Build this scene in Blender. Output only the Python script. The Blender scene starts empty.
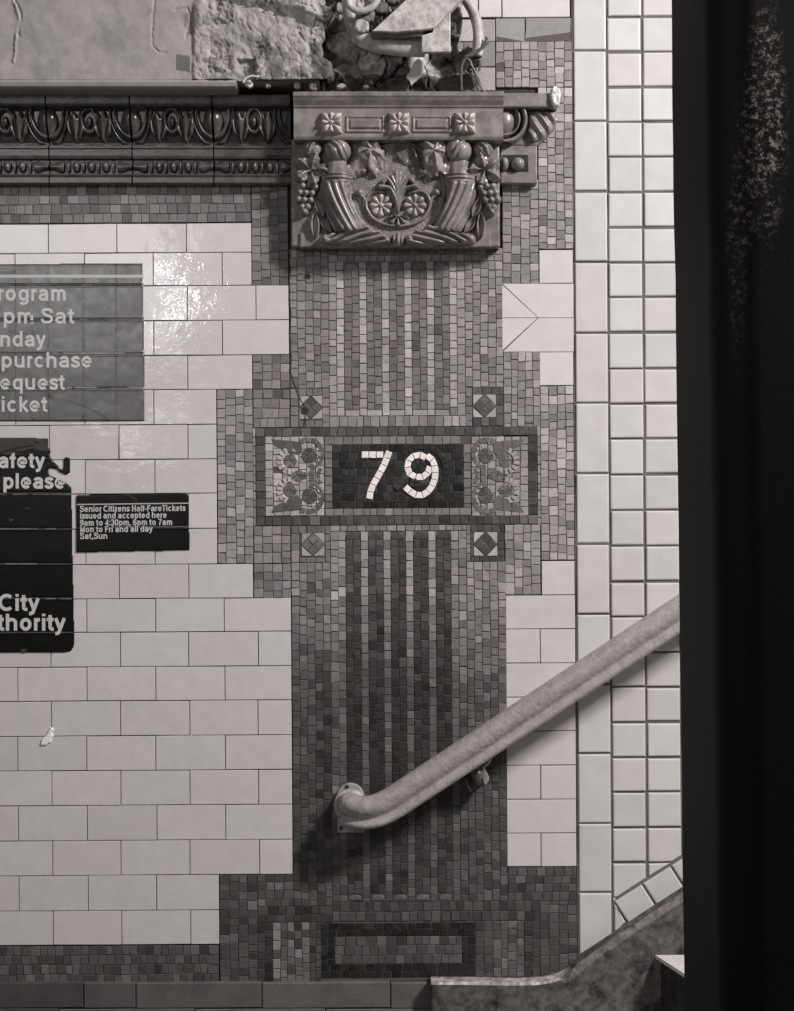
import bpy, math, random, json
import numpy as np
from mathutils import Vector
random.seed(7); RNG = np.random.default_rng(7)
S = 0.0022; D = 3.2; Z0 = 1.42; CX, CY = 397.0, 505.5; K = 0.0065
C = bpy.context.scene.collection

# ---------------------------------------------------------------- coordinates
def W(px, py, d=0.0, dref=None):
    """a point seen at (px,py), standing d metres off the wall (dref: distance of the plane it was measured on)"""
    r = d if dref is None else dref
    f = S * (D - r) / D
    dx = px - CX; dy = py - CY
    return (f * (dx - K * dy), -d, Z0 - f * (dy + K * dx))
def inv(x, z, d):
    f = S * (D - d) / D
    a = x / f; b = (Z0 - z) / f
    den = 1 + K * K
    return (CX + (a + K * b) / den, CY + (b - K * a) / den)
def uv(px, py): return (px - K * (py - CY), py + K * (px - CX))
def U(u, v, d=0.0): return ((u - CX) * S, -d, Z0 - (v - CY) * S)

# ---------------------------------------------------------------- objects
def link(o):
    C.objects.link(o); return o
def tag(o, label=None, cat=None, group=None, kind=None):
    if label: o['label'] = label
    if cat: o['category'] = cat
    if group: o['group'] = group
    if kind: o['kind'] = kind
    return o
def thing(name, loc, label, cat, group=None):
    o = bpy.data.objects.new(name, None); link(o); o.location = loc
    o.empty_display_size = 0.05
    tag(o, label, cat, group); bpy.context.view_layer.update(); return o
class MB:
    def __init__(s): s.v = []; s.f = []; s.t = []; s.sm = []
    def face(s, pts, tone=(1, 1, 1), smooth=False):
        n = len(s.v); s.v += [tuple(p) for p in pts]; s.f.append(tuple(range(n, n + len(pts)))); s.t.append(tone); s.sm.append(smooth)
    def add(s, verts, faces, tone=(1, 1, 1), smooth=False):
        n = len(s.v); s.v += [tuple(map(float, p)) for p in verts]
        for f in faces:
            s.f.append(tuple(i + n for i in f)); s.t.append(tone); s.sm.append(smooth)
    def build(s, name, mat, parent=None, label=None):
        me = bpy.data.meshes.new(name); me.from_pydata(s.v, [], s.f)
        me.polygons.foreach_set('use_smooth', s.sm)
        ca = me.color_attributes.new('tone', 'FLOAT_COLOR', 'CORNER')
        cols = []
        for f, t in zip(s.f, s.t):
            cols += [t[0], t[1], t[2], 1.0] * len(f)
        ca.data.foreach_set('color', cols)
        me.materials.append(mat); me.update()
        o = bpy.data.objects.new(name, me); link(o)
        if parent:
            o.parent = parent
            o.matrix_parent_inverse = parent.matrix_world.inverted()
        if label: o['label'] = label
        return o
def poly_prism(m, pts, d0, d1, tone=(1, 1, 1), bev=0.0, dref=None, conv=W, smooth=False):
    """pts clockwise on the picture; solid from d0 to d1 off the wall, with a bevelled front edge"""
    n = len(pts)
    cx = sum(p[0] for p in pts) / n; cy = sum(p[1] for p in pts) / n
    A = sum(pts[i][0] * pts[(i + 1) % n][1] - pts[(i + 1) % n][0] * pts[i][1] for i in range(n))
    if A < 0: pts = pts[::-1]
    def ins(b):
        if b == 0: return pts
        out = []
        for i in range(n):
            p0 = np.array(pts[i - 1], float); p1 = np.array(pts[i], float); p2 = np.array(pts[(i + 1) % n], float)
            e1 = p1 - p0; e2 = p2 - p1; e1 /= np.linalg.norm(e1) + 1e-9; e2 /= np.linalg.norm(e2) + 1e-9
            n1 = np.array([-e1[1], e1[0]]); n2 = np.array([-e2[1], e2[0]])
            k = n1 + n2; q = max(0.35, float(k @ k) / 2)
            out.append(tuple(p1 + k / q * b))
        return out
    bpx = bev / S
    g = (lambda x, y, d: conv(x, y, d) if conv is U else conv(x, y, d, dref))
    rings = [(ins(0), d0), (ins(0), d1 - bev), (ins(bpx * .3), d1 - bev * .3), (ins(bpx), d1)] if bev else [(pts, d0), (pts, d1)]
    vs = []; fs = []
    for r, d in rings: vs += [g(x, y, d) for x, y in r]
    for k in range(len(rings) - 1):
        for i in range(n):
            j = (i + 1) % n
            fs.append((k * n + i, (k + 1) * n + i, (k + 1) * n + j, k * n + j))
    fs.append(tuple((len(rings) - 1) * n + i for i in range(n))[::-1])
    m.add(vs, fs, tone, smooth)
def rect(x0, y0, x1, y1): return [(x0, y0), (x1, y0), (x1, y1), (x0, y1)]
def tube(m, path, rad, seg=12, tone=(1, 1, 1), cap=True):
    path = [Vector(p) for p in path]; n = len(path)
    if not hasattr(rad, '__len__'): rad = [rad] * n
    prev = None; rings = []
    for i, p in enumerate(path):
        t = (path[min(i + 1, n - 1)] - path[max(i - 1, 0)]).normalized()
        if prev is None:
            a = Vector((0, -1, 0)) if abs(t.y) < .9 else Vector((0, 0, 1))
            a = (a - t * a.dot(t)).normalized()
        else: a = (prev - t * prev.dot(t)).normalized()
        prev = a; b = t.cross(a)
        rings.append([p + rad[i] * (a * math.cos(q) + b * math.sin(q)) for q in (2 * math.pi * k / seg for k in range(seg))])
    vs = [v for r in rings for v in r]
    fs = [(i * seg + k, i * seg + (k + 1) % seg, (i + 1) * seg + (k + 1) % seg, (i + 1) * seg + k) for i in range(n - 1) for k in range(seg)]
    if cap: fs += [tuple(range(seg))[::-1], tuple((n - 1) * seg + k for k in range(seg))]
    m.add(vs, fs, tone, True)
def smooth_path(pts, k=6):
    """Catmull-Rom through the points"""
    out = []; P = [np.array(p, float) for p in pts]; P = [2 * P[0] - P[1]] + P + [2 * P[-1] - P[-2]]
    for i in range(1, len(P) - 2):
        for j in range(k):
            t = j / k
            out.append(tuple(.5 * ((2 * P[i]) + (-P[i - 1] + P[i + 1]) * t + (2 * P[i - 1] - 5 * P[i] + 4 * P[i + 1] - P[i + 2]) * t * t + (-P[i - 1] + 3 * P[i] - 3 * P[i + 1] + P[i + 2]) * t ** 3)))
    out.append(tuple(P[-2])); return out

# ---------------------------------------------------------------- numpy helpers for carved relief
def vnoise(x, y, seed=0):
    xi = np.floor(x).astype(np.int64); yi = np.floor(y).astype(np.int64); fx = x - xi; fy = y - yi
    fx = fx * fx * (3 - 2 * fx); fy = fy * fy * (3 - 2 * fy)
    def h(a, b):
        n = (a * 374761393 + b * 668265263 + seed * 1442695041) & 0xffffffff
        n = ((n ^ (n >> 13)) * 1274126177) & 0xffffffff
        return ((n ^ (n >> 16)) & 0xffff) / 65535.0
    return (h(xi, yi) * (1 - fx) + h(xi + 1, yi) * fx) * (1 - fy) + (h(xi, yi + 1) * (1 - fx) + h(xi + 1, yi + 1) * fx) * fy
def fbm(x, y, o=4, seed=0):
    r = 0; a = .5
    for k in range(o):
        r = r + a * (vnoise(x * 2 ** k, y * 2 ** k, seed + k) * 2 - 1); a *= .5
    return r
def voronoi(x, y, seed=0, jit=.9):
    """returns f1, f2, cell value"""
    xi = np.floor(x).astype(np.int64); yi = np.floor(y).astype(np.int64)
    def h(a, b, s):
        n = (a * 374761393 + b * 668265263 + (seed + s) * 1442695041) & 0xffffffff
        n = ((n ^ (n >> 13)) * 1274126177) & 0xffffffff
        return ((n ^ (n >> 16)) & 0xffff) / 65535.0
    f1 = np.full(np.shape(x), 9.); f2 = f1.copy(); cv = f1 * 0; cx_ = f1 * 0; cy_ = f1 * 0
    for i in (-1, 0, 1):
        for j in (-1, 0, 1):
            a = xi + i; b = yi + j
            qx = a + .5 + (h(a, b, 1) - .5) * jit; qy = b + .5 + (h(a, b, 2) - .5) * jit
            d = np.hypot(qx - x, qy - y); v = h(a, b, 3)
            nf = d < f1
            f2 = np.where(nf, f1, np.minimum(f2, d)); cv = np.where(nf, v, cv)
            cx_ = np.where(nf, qx, cx_); cy_ = np.where(nf, qy, cy_); f1 = np.where(nf, d, f1)
    return f1, f2, cv, cx_, cy_
def sdf(P, x, y):
    """distance inside a polygon (positive inside)"""
    P = np.array(P, float); d = np.full(np.shape(x), 1e9); ins = np.zeros(np.shape(x), bool)
    for i in range(len(P)):
        a = P[i]; b = P[(i + 1) % len(P)]; e = b - a; wx = x - a[0]; wy = y - a[1]
        t = np.clip((wx * e[0] + wy * e[1]) / (e @ e + 1e-12), 0, 1)
        d = np.minimum(d, np.hypot(wx - t * e[0], wy - t * e[1]))
        if a[1] != b[1]:
            c = ((a[1] > y) != (b[1] > y)) & (x < (b[0] - a[0]) * (y - a[1]) / (b[1] - a[1]) + a[0])
            ins ^= c
    return np.where(ins, d, -d)
def dist_path(P, x, y):
    d = np.full(np.shape(x), 1e9); s = d * 0; L = 0
    P = np.array(P, float)
    for i in range(len(P) - 1):
        a = P[i]; e = P[i + 1] - a; l = np.hypot(*e); wx = x - a[0]; wy = y - a[1]
        t = np.clip((wx * e[0] + wy * e[1]) / (l * l + 1e-12), 0, 1)
        q = np.hypot(wx - t * e[0], wy - t * e[1]); s = np.where(q < d, L + t * l, s); d = np.minimum(d, q); L += l
    return d, s / L
def rnd(d, w): # rounded edge 0..1
    t = np.clip(d / w, 0, 1); return np.sqrt(np.clip(1 - (1 - t) ** 2, 0, 1))
def hf(name, box, step, fn, base, dref, mat, parent=None, tone=(1, 1, 1), label=None, tonef=None, mb=None):
    """carved relief: fn(x,y) gives the height in px above the base plane, <=0 where there is nothing"""
    x0, y0, x1, y1 = box
    xs = np.linspace(x0, x1, max(2, int(round((x1 - x0) / step)) + 1)); ys = np.linspace(y0, y1, max(2, int(round((y1 - y0) / step)) + 1))
    X, Y = np.meshgrid(xs, ys); H = fn(X, Y); nx = len(xs); ny = len(ys)
    on = H > 0; cell = on[:-1, :-1] | on[1:, :-1] | on[:-1, 1:] | on[1:, 1:]
    d = base + np.where(on, H, -0.6) * S
    f = S * (D - dref) / D; dx = X - CX; dy = Y - CY
    VX = f * (dx - K * dy); VZ = Z0 - f * (dy + K * dx)
    idx = -np.ones((ny, nx), int); used = np.zeros((ny, nx), bool)
    used[:-1, :-1] |= cell; used[1:, :-1] |= cell; used[:-1, 1:] |= cell; used[1:, 1:] |= cell
    idx[used] = np.arange(used.sum())
    m = mb or MB()
    vs = np.stack([VX[used], -d[used], VZ[used]], 1).tolist()
    n0 = len(m.v); m.v += [tuple(v) for v in vs]
    T = tonef(X, Y) if tonef is not None else None
    jj, ii = np.nonzero(cell)
    for j, i in zip(jj.tolist(), ii.tolist()):
        m.f.append((n0 + idx[j, i], n0 + idx[j + 1, i], n0 + idx[j + 1, i + 1], n0 + idx[j, i + 1])); m.sm.append(True)
        m.t.append(tone if T is None else tuple(float(q) * float(T[j, i]) for q in tone))
    m.f = [tuple(int(q) for q in f_) for f_ in m.f] if n0 == 0 else m.f[:]
    return m if mb else m.build(name, mat, parent, label)

# ---------------------------------------------------------------- materials
def mat_new(name):
    m = bpy.data.materials.new(name); m.use_nodes = True; nt = m.node_tree
    return m, nt, nt.nodes, nt.links, nt.nodes['Principled BSDF']
def mat(name, col=(.5, .5, .5), rough=.5, tone=False, nscale=60, namt=.15, bump=.15, bscale=150, spec=.5, metal=0.0, dirt=0.0, dscale=8, bdist=.002, rvar=0.0):
    m, nt, N, L, b = mat_new(name)
    b.inputs['Roughness'].default_value = rough; b.inputs['Metallic'].default_value = metal
    b.inputs['Specular IOR Level'].default_value = spec
    tc = N.new('ShaderNodeTexCoord')
    n1 = N.new('ShaderNodeTexNoise'); n1.inputs['Scale'].default_value = nscale; n1.inputs['Detail'].default_value = 6
    L.new(tc.outputs['Object'], n1.inputs['Vector'])
    mr = N.new('ShaderNodeMapRange'); mr.inputs[1].default_value = .3; mr.inputs[2].default_value = .7
    mr.inputs[3].default_value = 1 - namt; mr.inputs[4].default_value = 1 + namt
    L.new(n1.outputs['Fac'], mr.inputs[0])
    mul = N.new('ShaderNodeVectorMath'); mul.operation = 'MULTIPLY'
    if tone:
        at = N.new('ShaderNodeAttribute'); at.attribute_name = 'tone'
        m2 = N.new('ShaderNodeVectorMath'); m2.operation = 'MULTIPLY'; m2.inputs[1].default_value = col
        L.new(at.outputs['Color'], m2.inputs[0]); L.new(m2.outputs[0], mul.inputs[0])
    else: mul.inputs[0].default_value = col
    L.new(mr.outputs[0], mul.inputs[1]); last = mul.outputs[0]
    if dirt > 0:
        n2 = N.new('ShaderNodeTexNoise'); n2.inputs['Scale'].default_value = dscale; n2.inputs['Detail'].default_value = 8; n2.inputs['Roughness'].default_value = .7
        L.new(tc.outputs['Object'], n2.inputs['Vector'])
        r2 = N.new('ShaderNodeMapRange'); r2.inputs[1].default_value = .48; r2.inputs[2].default_value = .68; r2.inputs[3].default_value = 1; r2.inputs[4].default_value = 1 - dirt
        L.new(n2.outputs['Fac'], r2.inputs[0])
        v2 = N.new('ShaderNodeVectorMath'); v2.operation = 'MULTIPLY'; L.new(last, v2.inputs[0]); L.new(r2.outputs[0], v2.inputs[1]); last = v2.outputs[0]
    L.new(last, b.inputs['Base Color'])
    if rvar > 0:
        rr = N.new('ShaderNodeMapRange'); rr.inputs[1].default_value = .3; rr.inputs[2].default_value = .7; rr.inputs[3].default_value = max(.02, rough - rvar); rr.inputs[4].default_value = rough + rvar
        L.new(n1.outputs['Fac'], rr.inputs[0]); L.new(rr.outputs[0], b.inputs['Roughness'])
    if bump > 0:
        n3 = N.new('ShaderNodeTexNoise'); n3.inputs['Scale'].default_value = bscale; n3.inputs['Detail'].default_value = 4
        L.new(tc.outputs['Object'], n3.inputs['Vector'])
        bp = N.new('ShaderNodeBump'); bp.inputs['Strength'].default_value = bump; bp.inputs['Distance'].default_value = bdist
        L.new(n3.outputs['Fac'], bp.inputs['Height']); L.new(bp.outputs[0], b.inputs['Normal'])
    return m
M = {}
M['tile'] = mat('white_glazed_tile', (.66, .615, .61), .08, True, 30, .035, .2, 34, .5, bdist=.004)
M['sqtile'] = mat('cream_glazed_tile', (.62, .60, .59), .28, True, 25, .05, .08, 30)
M['mosaic'] = mat('stone_mosaic', (1.0, .93, .915), .42, True, 240, .12, .25, 420, .45, bdist=.0008, rvar=.12)
M['grout'] = mat('dark_grout', (.035, .031, .030), .9, False, 90, .4, .3, 300)
M['glaze'] = mat('brown_glazed_terracotta', (.085, .074, .070), .27, True, 45, .25, .14, 120, .6, dirt=.35, dscale=14, rvar=.08)
M['terra'] = mat('tan_glazed_terracotta', (.225, .20, .192), .24, True, 40, .25, .2, 160, .55, dirt=.4, dscale=12, rvar=.1)
M['plaster'] = mat('painted_plaster', (.36, .33, .32), .6, True, 35, .10, .35, 90, .3, dirt=.25, dscale=9)
M['rubble'] = mat('broken_masonry', (.36, .33, .32), .75, True, 70, .45, .8, 130, .3, dirt=.75, dscale=16, bdist=.004)
M['rail'] = mat('painted_handrail', (.38, .343, .335), .4, True, 55, .16, .9, 130, .5, dirt=.25, dscale=30)
M['pipe'] = mat('painted_pipe', (.46, .425, .41), .5, True, 60, .25, .4, 160, .4, dirt=.5, dscale=25)
M['sheet'] = mat('painted_sheet_metal', (.46, .425, .41), .5, True, 90, .3, .4, 220, .4, dirt=.45, dscale=40)
M['wire'] = mat('old_wire', (.10, .09, .085), .4, True, 60, .2, .1, 200, .5)
M['black'] = mat('black_decal', (.005, .0046, .0046), .3, True, 60, .3, .06, 60, .35)
M['greydecal'] = mat('worn_grey_decal', (.075, .069, .067), .30, True, 50, .2, .12, 40, .9, rvar=.06)
M['white'] = mat('white_print', (.62, .60, .59), .45, True, 200, .08, 0)
M['concrete'] = mat('stained_concrete', (.115, .103, .099), .8, True, 60, .45, .6, 120, .3, dirt=.85, dscale=26)
M['stone'] = mat('base_stone', (.10, .089, .086), .7, True, 320, .25, .25, 400, .3, dirt=.3, dscale=10)
M['tread'] = mat('pale_concrete_tread', (.62, .58, .57), .85, True, 200, .2, .4, 300, .3)
M['iron'] = mat('bracket_iron', (.14, .13, .125), .35, True, 60, .3, .4, 150, .6, metal=.3)

# ================================================================ the wall and its tiles
G = (1, 1, 1)
def tone_of(v, sd=.0, tint=(1, 1, 1)):
    k = v * math.exp(random.gauss(0, sd)) if sd else v
    return (k * tint[0], k * tint[1], k * tint[2])
def UVR(r):
    x0, y0, x1, y1 = r; xc = (x0 + x1) / 2; yc = (y0 + y1) / 2
    return (uv(x0, yc)[0], uv(xc, y0)[1], uv(x1, yc)[0], uv(xc, y1)[1])
def slab(m, x0, y0, x1, y1, d0, d1, tone=G, conv=U, dref=None, bev=0.0):
    poly_prism(m, rect(x0, y0, x1, y1), d0, d1, tone, bev, dref, conv)
wb = MB(); slab(wb, -420, -260, 1100, 1119, -.12, .0); wall = wb.build('wall_back', M['grout']); tag(wall, kind='structure')

def tile(m, pts, d=.006, tone=G, bev=.0012, gap=.55, tilt=.0002):
    """one glazed tile in wall coordinates, edges slightly rounded"""
    pts = [p for i, p in enumerate(pts) if math.hypot(p[0] - pts[i - 1][0], p[1] - pts[i - 1][1]) > 2.0]
    n = len(pts)
    if n < 3: return
    A = sum(pts[i][0] * pts[(i + 1) % n][1] - pts[(i + 1) % n][0] * pts[i][1] for i in range(n))
    if A < 0: pts = pts[::-1]
    cx = sum(p[0] for p in pts) / n; cy = sum(p[1] for p in pts) / n
    a, b = random.gauss(0, tilt), random.gauss(0, tilt); dd = d + random.uniform(-.0002, .0002)
    def inset(b_):
        out = []
        for i in range(n):
            p0 = np.array(pts[i - 1], float); p1 = np.array(pts[i], float); p2 = np.array(pts[(i + 1) % n], float)
            e1 = (p1 - p0) / (np.linalg.norm(p1 - p0) + 1e-9); e2 = (p2 - p1) / (np.linalg.norm(p2 - p1) + 1e-9)
            n1 = np.array([-e1[1], e1[0]]); n2 = np.array([-e2[1], e2[0]]); k = n1 + n2; q = max(.3, float(k @ k) / 2)
            out.append(p1 + k / q * b_)
        return out
    bp = bev / S; rings = [(inset(gap), 0.0), (inset(gap), dd - bev), (inset(gap + bp * .12), dd - bev * .55), (inset(gap + bp * .45), dd - bev * .15), (inset(gap + bp), dd)]
    vs = []
    for r, h in rings:
        for p in r: vs.append(U(p[0], p[1], h + (a * (p[0] - cx) + b * (p[1] - cy)) / 20 * (1 if h > 0 else 0)))
    fs = []
    for k in range(len(rings) - 1):
        for i in range(n):
            j = (i + 1) % n; fs.append((k * n + i, (k + 1) * n + i, (k + 1) * n + j, k * n + j))
    fs.append(tuple((len(rings) - 1) * n + i for i in range(n))[::-1])
    n0 = len(m.f); m.add(vs, fs, tone, False)
def jit(v=.3): return random.uniform(-v, v)

# --- left field of white bricks
rows = [222.3, 251.6, 284.6, 319.4, 354.2, 388.4, 423.2, 457.8, 492, 527, 562.6, 596.8, 630.2, 664.7, 698.7, 733.6, 768.2, 803, 838, 872.8, 908, 942.2]
ends = [253.5, 253.5, 290.5, 290.5, 253.5] + [217.5] * 5 + [253] + [290.7] * 8 + [217] * 2
tf = MB()
for i in range(21):
    v0, v1 = rows[i], rows[i + 1]; base = 50.6 if i % 2 == 0 else 17.2
    xs = [base + 68.9 * k + jit(.5) for k in range(-7, 5)]
    xs = [x for x in xs if x < ends[i] - 8] + [ends[i]]
    if i < 1 and False: pass
    for a, b in zip(xs[:-1], xs[1:]):
        t = random.gauss(1, .022)
        w = random.gauss(0, .008)
        tile(tf, [(a, v0 + jit(.25)), (b, v0 + jit(.25)), (b, v1 + jit(.15)), (a, v1 + jit(.15))], tone=(t, t * (1 - w * .5), t * (1 - w)), tilt=.0003, gap=.42, bev=.0007)
tf.build('brick_tile_field', M['tile'], wall)

# --- white bricks right of the pilaster
tr = MB()
def T(m, x0, y0, x1, y1, **k):
    r = UVR((x0, y0, x1, y1)); t = random.gauss(1.0, .02); tile(m, rect(*r), tone=(t, t, t), **k)
T(tr, 478, -40, 501.5, 18.5); T(tr, 501.5, -40, 569.8, 18.5); T(tr, 460, -60, 478, 18.5); T(tr, 330, -40, 460, -4)
T(tr, 538.6, 250, 573, 284)
for P in ([(502, 284), (573.2, 284), (573.2, 318), (538, 318)], [(502, 285), (537.5, 318), (502, 318)],
          [(502, 318.3), (537.5, 318.3), (502, 351)], [(538, 318.3), (573.4, 318.3), (573.4, 352), (502.5, 352)]):
    tile(tr, [uv(*p) for p in P], tone=(1.02,) * 3, gap=.10, bev=.0003)
T(tr, 538.9, 352, 573.5, 386)
T(tr, 541, 560.5, 574.7, 595)
for y0, y1, sp in ((595, 628.8, 0), (628.8, 662.8, 1), (662.8, 696.8, 0), (696.8, 730.6, 0), (730.6, 764.8, 0), (764.8, 798.8, 1), (798.8, 832.6, 0), (832.6, 866, 1)):
    k = .0062 * (y0 - 595); xl, xr, xm = 505.2 + k, 575 + k * .9, 539.8 + k * .6
    if sp: T(tr, xl, y0, xm, y1, gap=.4); T(tr, xm, y0, xr, y1, gap=.4)
    else: T(tr, xl, y0, xr, y1, gap=.4)
tr.build('quoin_tile_field', M['tile'], wall)

# --- tall border tiles and square tiles of the stair wall
def clipline(P, a, b):
    """keep the part of polygon P (uv) above the line a-b"""
    out = []; ax, ay = a; bx, by = b
    def s(p): return (bx - ax) * (p[1] - ay) - (by - ay) * (p[0] - ax)
    for i in range(len(P)):
        p, q = P[i], P[(i + 1) % len(P)]; sp, sq = s(p), s(q)
        if sp <= 0: out.append(p)
        if (sp < 0 < sq) or (sq < 0 < sp):
            t = sp / (sp - sq); out.append((p[0] + t * (q[0] - p[0]), p[1] + t * (q[1] - p[1])))
    return out
sk0 = uv(579, 955); sk1 = uv(689, 886)          # top edge of the stair skirting
sl = (sk1[1] - sk0[1]) / (sk1[0] - sk0[0]); L0 = (0, sk0[1] - sl * sk0[0]); L1 = (1000, L0[1] + sl * 1000)
bu0 = uv(613, 899.5); B0 = (0, bu0[1] - sl * 1.03 * bu0[0]); B1 = (1000, B0[1] + sl * 1.03 * 1000)   # top of the raking tiles
sq = MB(); slab(sq, 574.6, -90, 850, 968, .0, .0052, (.26, .245, .24))
ys = [-87.3, -17.4, 52.9, 123.2, 193.6, 264, 334.5, 404.4, 474.5, 545.2, 615, 685, 754.2, 823.8, 892.9, 962.5]
for a, b in zip(ys[:-1], ys[1:]):
    P = clipline(rect(575.2, a + jit(), 609.3 + jit(.3), b + jit()), L0, L1)
    t = random.gauss(1, .025); w = .01 if random.random() < .6 else .035
    if len(P) > 2: tile(sq, P, d=.009, tone=(t, t * (1 - w), t * (1 - w)), bev=.0034, gap=1.0, tilt=.0004)
yq = [-53, -17.6, 19.5, 54.6, 90.0, 124.4, 159.3, 194.5, 230, 264.6, 299.1, 334.6, 370.6, 405.6, 440.6, 476.1, 511.7, 547.2, 583.1, 618, 653.3, 688.3, 723.2, 758.3, 793.2, 828.4, 863.2, 898, 933]
for a, b in zip(yq[:-1], yq[1:]):
    for q, (c, e) in enumerate(((609.3, 644.2), (644.2, 679), (679, 714), (714, 749), (749, 784), (784, 819), (819, 854))):
        P = clipline(rect(c + jit(.5), a + jit(.5), e + jit(.5), b + jit(.5)), B0, B1)
        t = random.gauss(1, .03); w = random.choice((0, 0, .01, .03))
        if len(P) > 2: tile(sq, P, d=.009, tone=(t, t * (1 - w), t * (1 - w)), bev=.0034, gap=1.1, tilt=.0006)
# the raking row along the skirting
du = np.array([1, sl * 1.01]); du = du / np.linalg.norm(du); 
a0 = np.array(uv(613.0, 900.3)); wid = 29.5; nn = np.array([-du[1], du[0]]); nn = nn if nn[1] > 0 else -nn
for k in range(-1, 7):
    p = a0 + du * 33.6 * k; q = p + du * 33.6
    P = [tuple(p), tuple(q), tuple(q + nn * wid), tuple(p + nn * wid)]
    P = clipline(P, L0, L1)
    if k == -1:
        P = [p_ for p_ in [(610.2, a0[1] + 4), tuple(a0), tuple(a0 + nn * wid * .84), (610.2, a0[1] + 35)]]
    if len(P) > 2: tile(sq, P, d=.009, tone=(random.gauss(1, .02),) * 3, bev=.0034, gap=1.1)
sq.build('square_tile_field', M['sqtile'], wall)

# ================================================================ mosaic
PINK = (1.0, .985, .98)
def tessera(m, P, d, tone, gap=.36):
    cx = sum(p[0] for p in P) / len(P); cy = sum(p[1] for p in P) / len(P); n = len(P)
    k_ = .98 + .44 * min(1, max(0, (700 - cy) / 130))      # tone grows paler up the shaft
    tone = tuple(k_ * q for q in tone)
    def sh(g):
        out = []
        for x, y in P:
            l = math.hypot(x - cx, y - cy) + 1e-6; k = max(.35, 1 - g * 1.35 / l); out.append((cx + (x - cx) * k, cy + (y - cy) * k))
        return out
    a, b = random.gauss(0, .00009), random.gauss(0, .00009); dd = d + random.uniform(-.0002, .0003)
    r0 = sh(gap); r1 = sh(gap + .4)
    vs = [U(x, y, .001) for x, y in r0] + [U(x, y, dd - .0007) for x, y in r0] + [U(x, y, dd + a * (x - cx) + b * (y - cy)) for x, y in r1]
    fs = []
    for k in (0, 1):
        for i in range(n):
            j = (i + 1) % n; fs.append((k * n + i, (k + 1) * n + i, (k + 1) * n + j, k * n + j))
    fs.append(tuple(2 * n + i for i in range(n))[::-1]); m.add(vs, fs, tone)
def tess(m, r, dirn, cw, ch, tf_, d=.006, sd=.14, bed=True):
    """tesserae of about cw x ch px laid in columns ('v') or courses ('h') over the uv rectangle r"""
    x0, y0, x1, y1 = r
    if bed:
        m.add([U(x0 + .2, y0 + .2, .0046), U(x1 - .2, y0 + .2, .0046), U(x1 - .2, y1 - .2, .0046), U(x0 + .2, y1 - .2, .0046)], [(3, 2, 1, 0)], (.10, .092, .09))
    if dirn == 'v': A0, A1, B0_, B1_ = x0, x1, y0, y1
    else: A0, A1, B0_, B1_ = y0, y1, x0, x1
    n = max(1, round((A1 - A0) / cw)); w = (A1 - A0) / n
    cuts = [A0 + w * i + (jit(.45) if 0 < i < n else 0) for i in range(n + 1)]
    ph = [random.uniform(0, 6.3) for _ in range(n + 1)]
    def wob(i, b): return (0 if i in (0, n) else .5 * math.sin(b * .05 + ph[i]))
    for i in range(n):
        b = B0_; brk = [B0_]
        while b < B1_:
            b += ch * random.uniform(.78, 1.22)
            brk.append(min(b, B1_))
        if len(brk) > 2 and brk[-1] - brk[-2] < ch * .4: brk.pop(-2)
        if len(brk) == 2 or n == 1 and B1_ - B0_ < ch * 1.4: brk = [B0_, B1_]
        for p, q in zip(brk[:-1], brk[1:]):
            s1, s2 = jit(.35), jit(.35)
            a00 = cuts[i] + wob(i, p); a01 = cuts[i + 1] + wob(i + 1, p); a10 = cuts[i] + wob(i, q); a11 = cuts[i + 1] + wob(i + 1, q)
            if dirn == 'v': P = [(a00, p + s1), (a01, p + s2), (a11, q + s2), (a10, q + s1)]
            else: P = [(p + s1, a00), (q + s2, a10), (q + s1, a11), (p + s2, a01)]
            cx = (a00 + a11) / 2; cy = (p + q) / 2
            if dirn != 'v': cx, cy = cy, cx
            t = tf_(cx, cy) if callable(tf_) else tf_
            t *= math.exp(random.gauss(0, sd * 1.3))
            if random.random() < .04: t *= random.choice((1.35, .7))
            if random.random() < .006: continue
            h = random.gauss(0, .012)
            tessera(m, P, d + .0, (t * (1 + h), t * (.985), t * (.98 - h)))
def stroke(m, path, w, seg, tone, d=.0072, sd=.06, gap=.3):
    P = np.array(smooth_path([(p[0], p[1]) for p in path], 8)); L = [0]
    for i in range(1, len(P)): L.append(L[-1] + float(np.hypot(*(P[i] - P[i - 1]))))
    n = max(1, round(L[-1] / seg)); q = []
    for k in range(n + 1):
        s = L[-1] * k / n; i = max(1, min(len(P) - 1, next((j for j, l in enumerate(L) if l >= s - 1e-6), len(P) - 1)))
        t = (s - L[i - 1]) / (L[i] - L[i - 1] + 1e-9); p = P[i - 1] * (1 - t) + P[i] * t
        i0, i1 = max(0, i - 2), min(len(P) - 1, i + 1); tg = P[i1] - P[i0]; tg = tg / (np.linalg.norm(tg) + 1e-9)
        ww = w(k / n) if callable(w) else w
        nv = np.array([-tg[1], tg[0]]) * ww / 2; q.append((p + nv, p - nv))
    for k in range(n):
        a, b = q[k]; c, e = q[k + 1]
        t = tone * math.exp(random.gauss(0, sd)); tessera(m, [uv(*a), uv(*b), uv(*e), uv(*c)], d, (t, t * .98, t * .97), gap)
def disc(m, cx, cy, r, tone, n=6, r0=0, a0=0, a1=360, d=.0072, sd=.12, gap=.25):
    for k in range(n):
        p = math.radians(a0 + (a1 - a0) * k / n); q = math.radians(a0 + (a1 - a0) * (k + 1) / n); mth = (p + q) / 2
        P = [(cx + r0 * math.cos(p), cy + r0 * math.sin(p))] + [(cx + r * math.cos(t), cy + r * math.sin(t)) for t in (p, mth, q)]
        if r0 > 0: P.append((cx + r0 * math.cos(q), cy + r0 * math.sin(q)))
        t = tone * math.exp(random.gauss(0, sd)); tessera(m, [uv(*a) for a in P], d, (t, t * .98, t * .97), gap)
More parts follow.
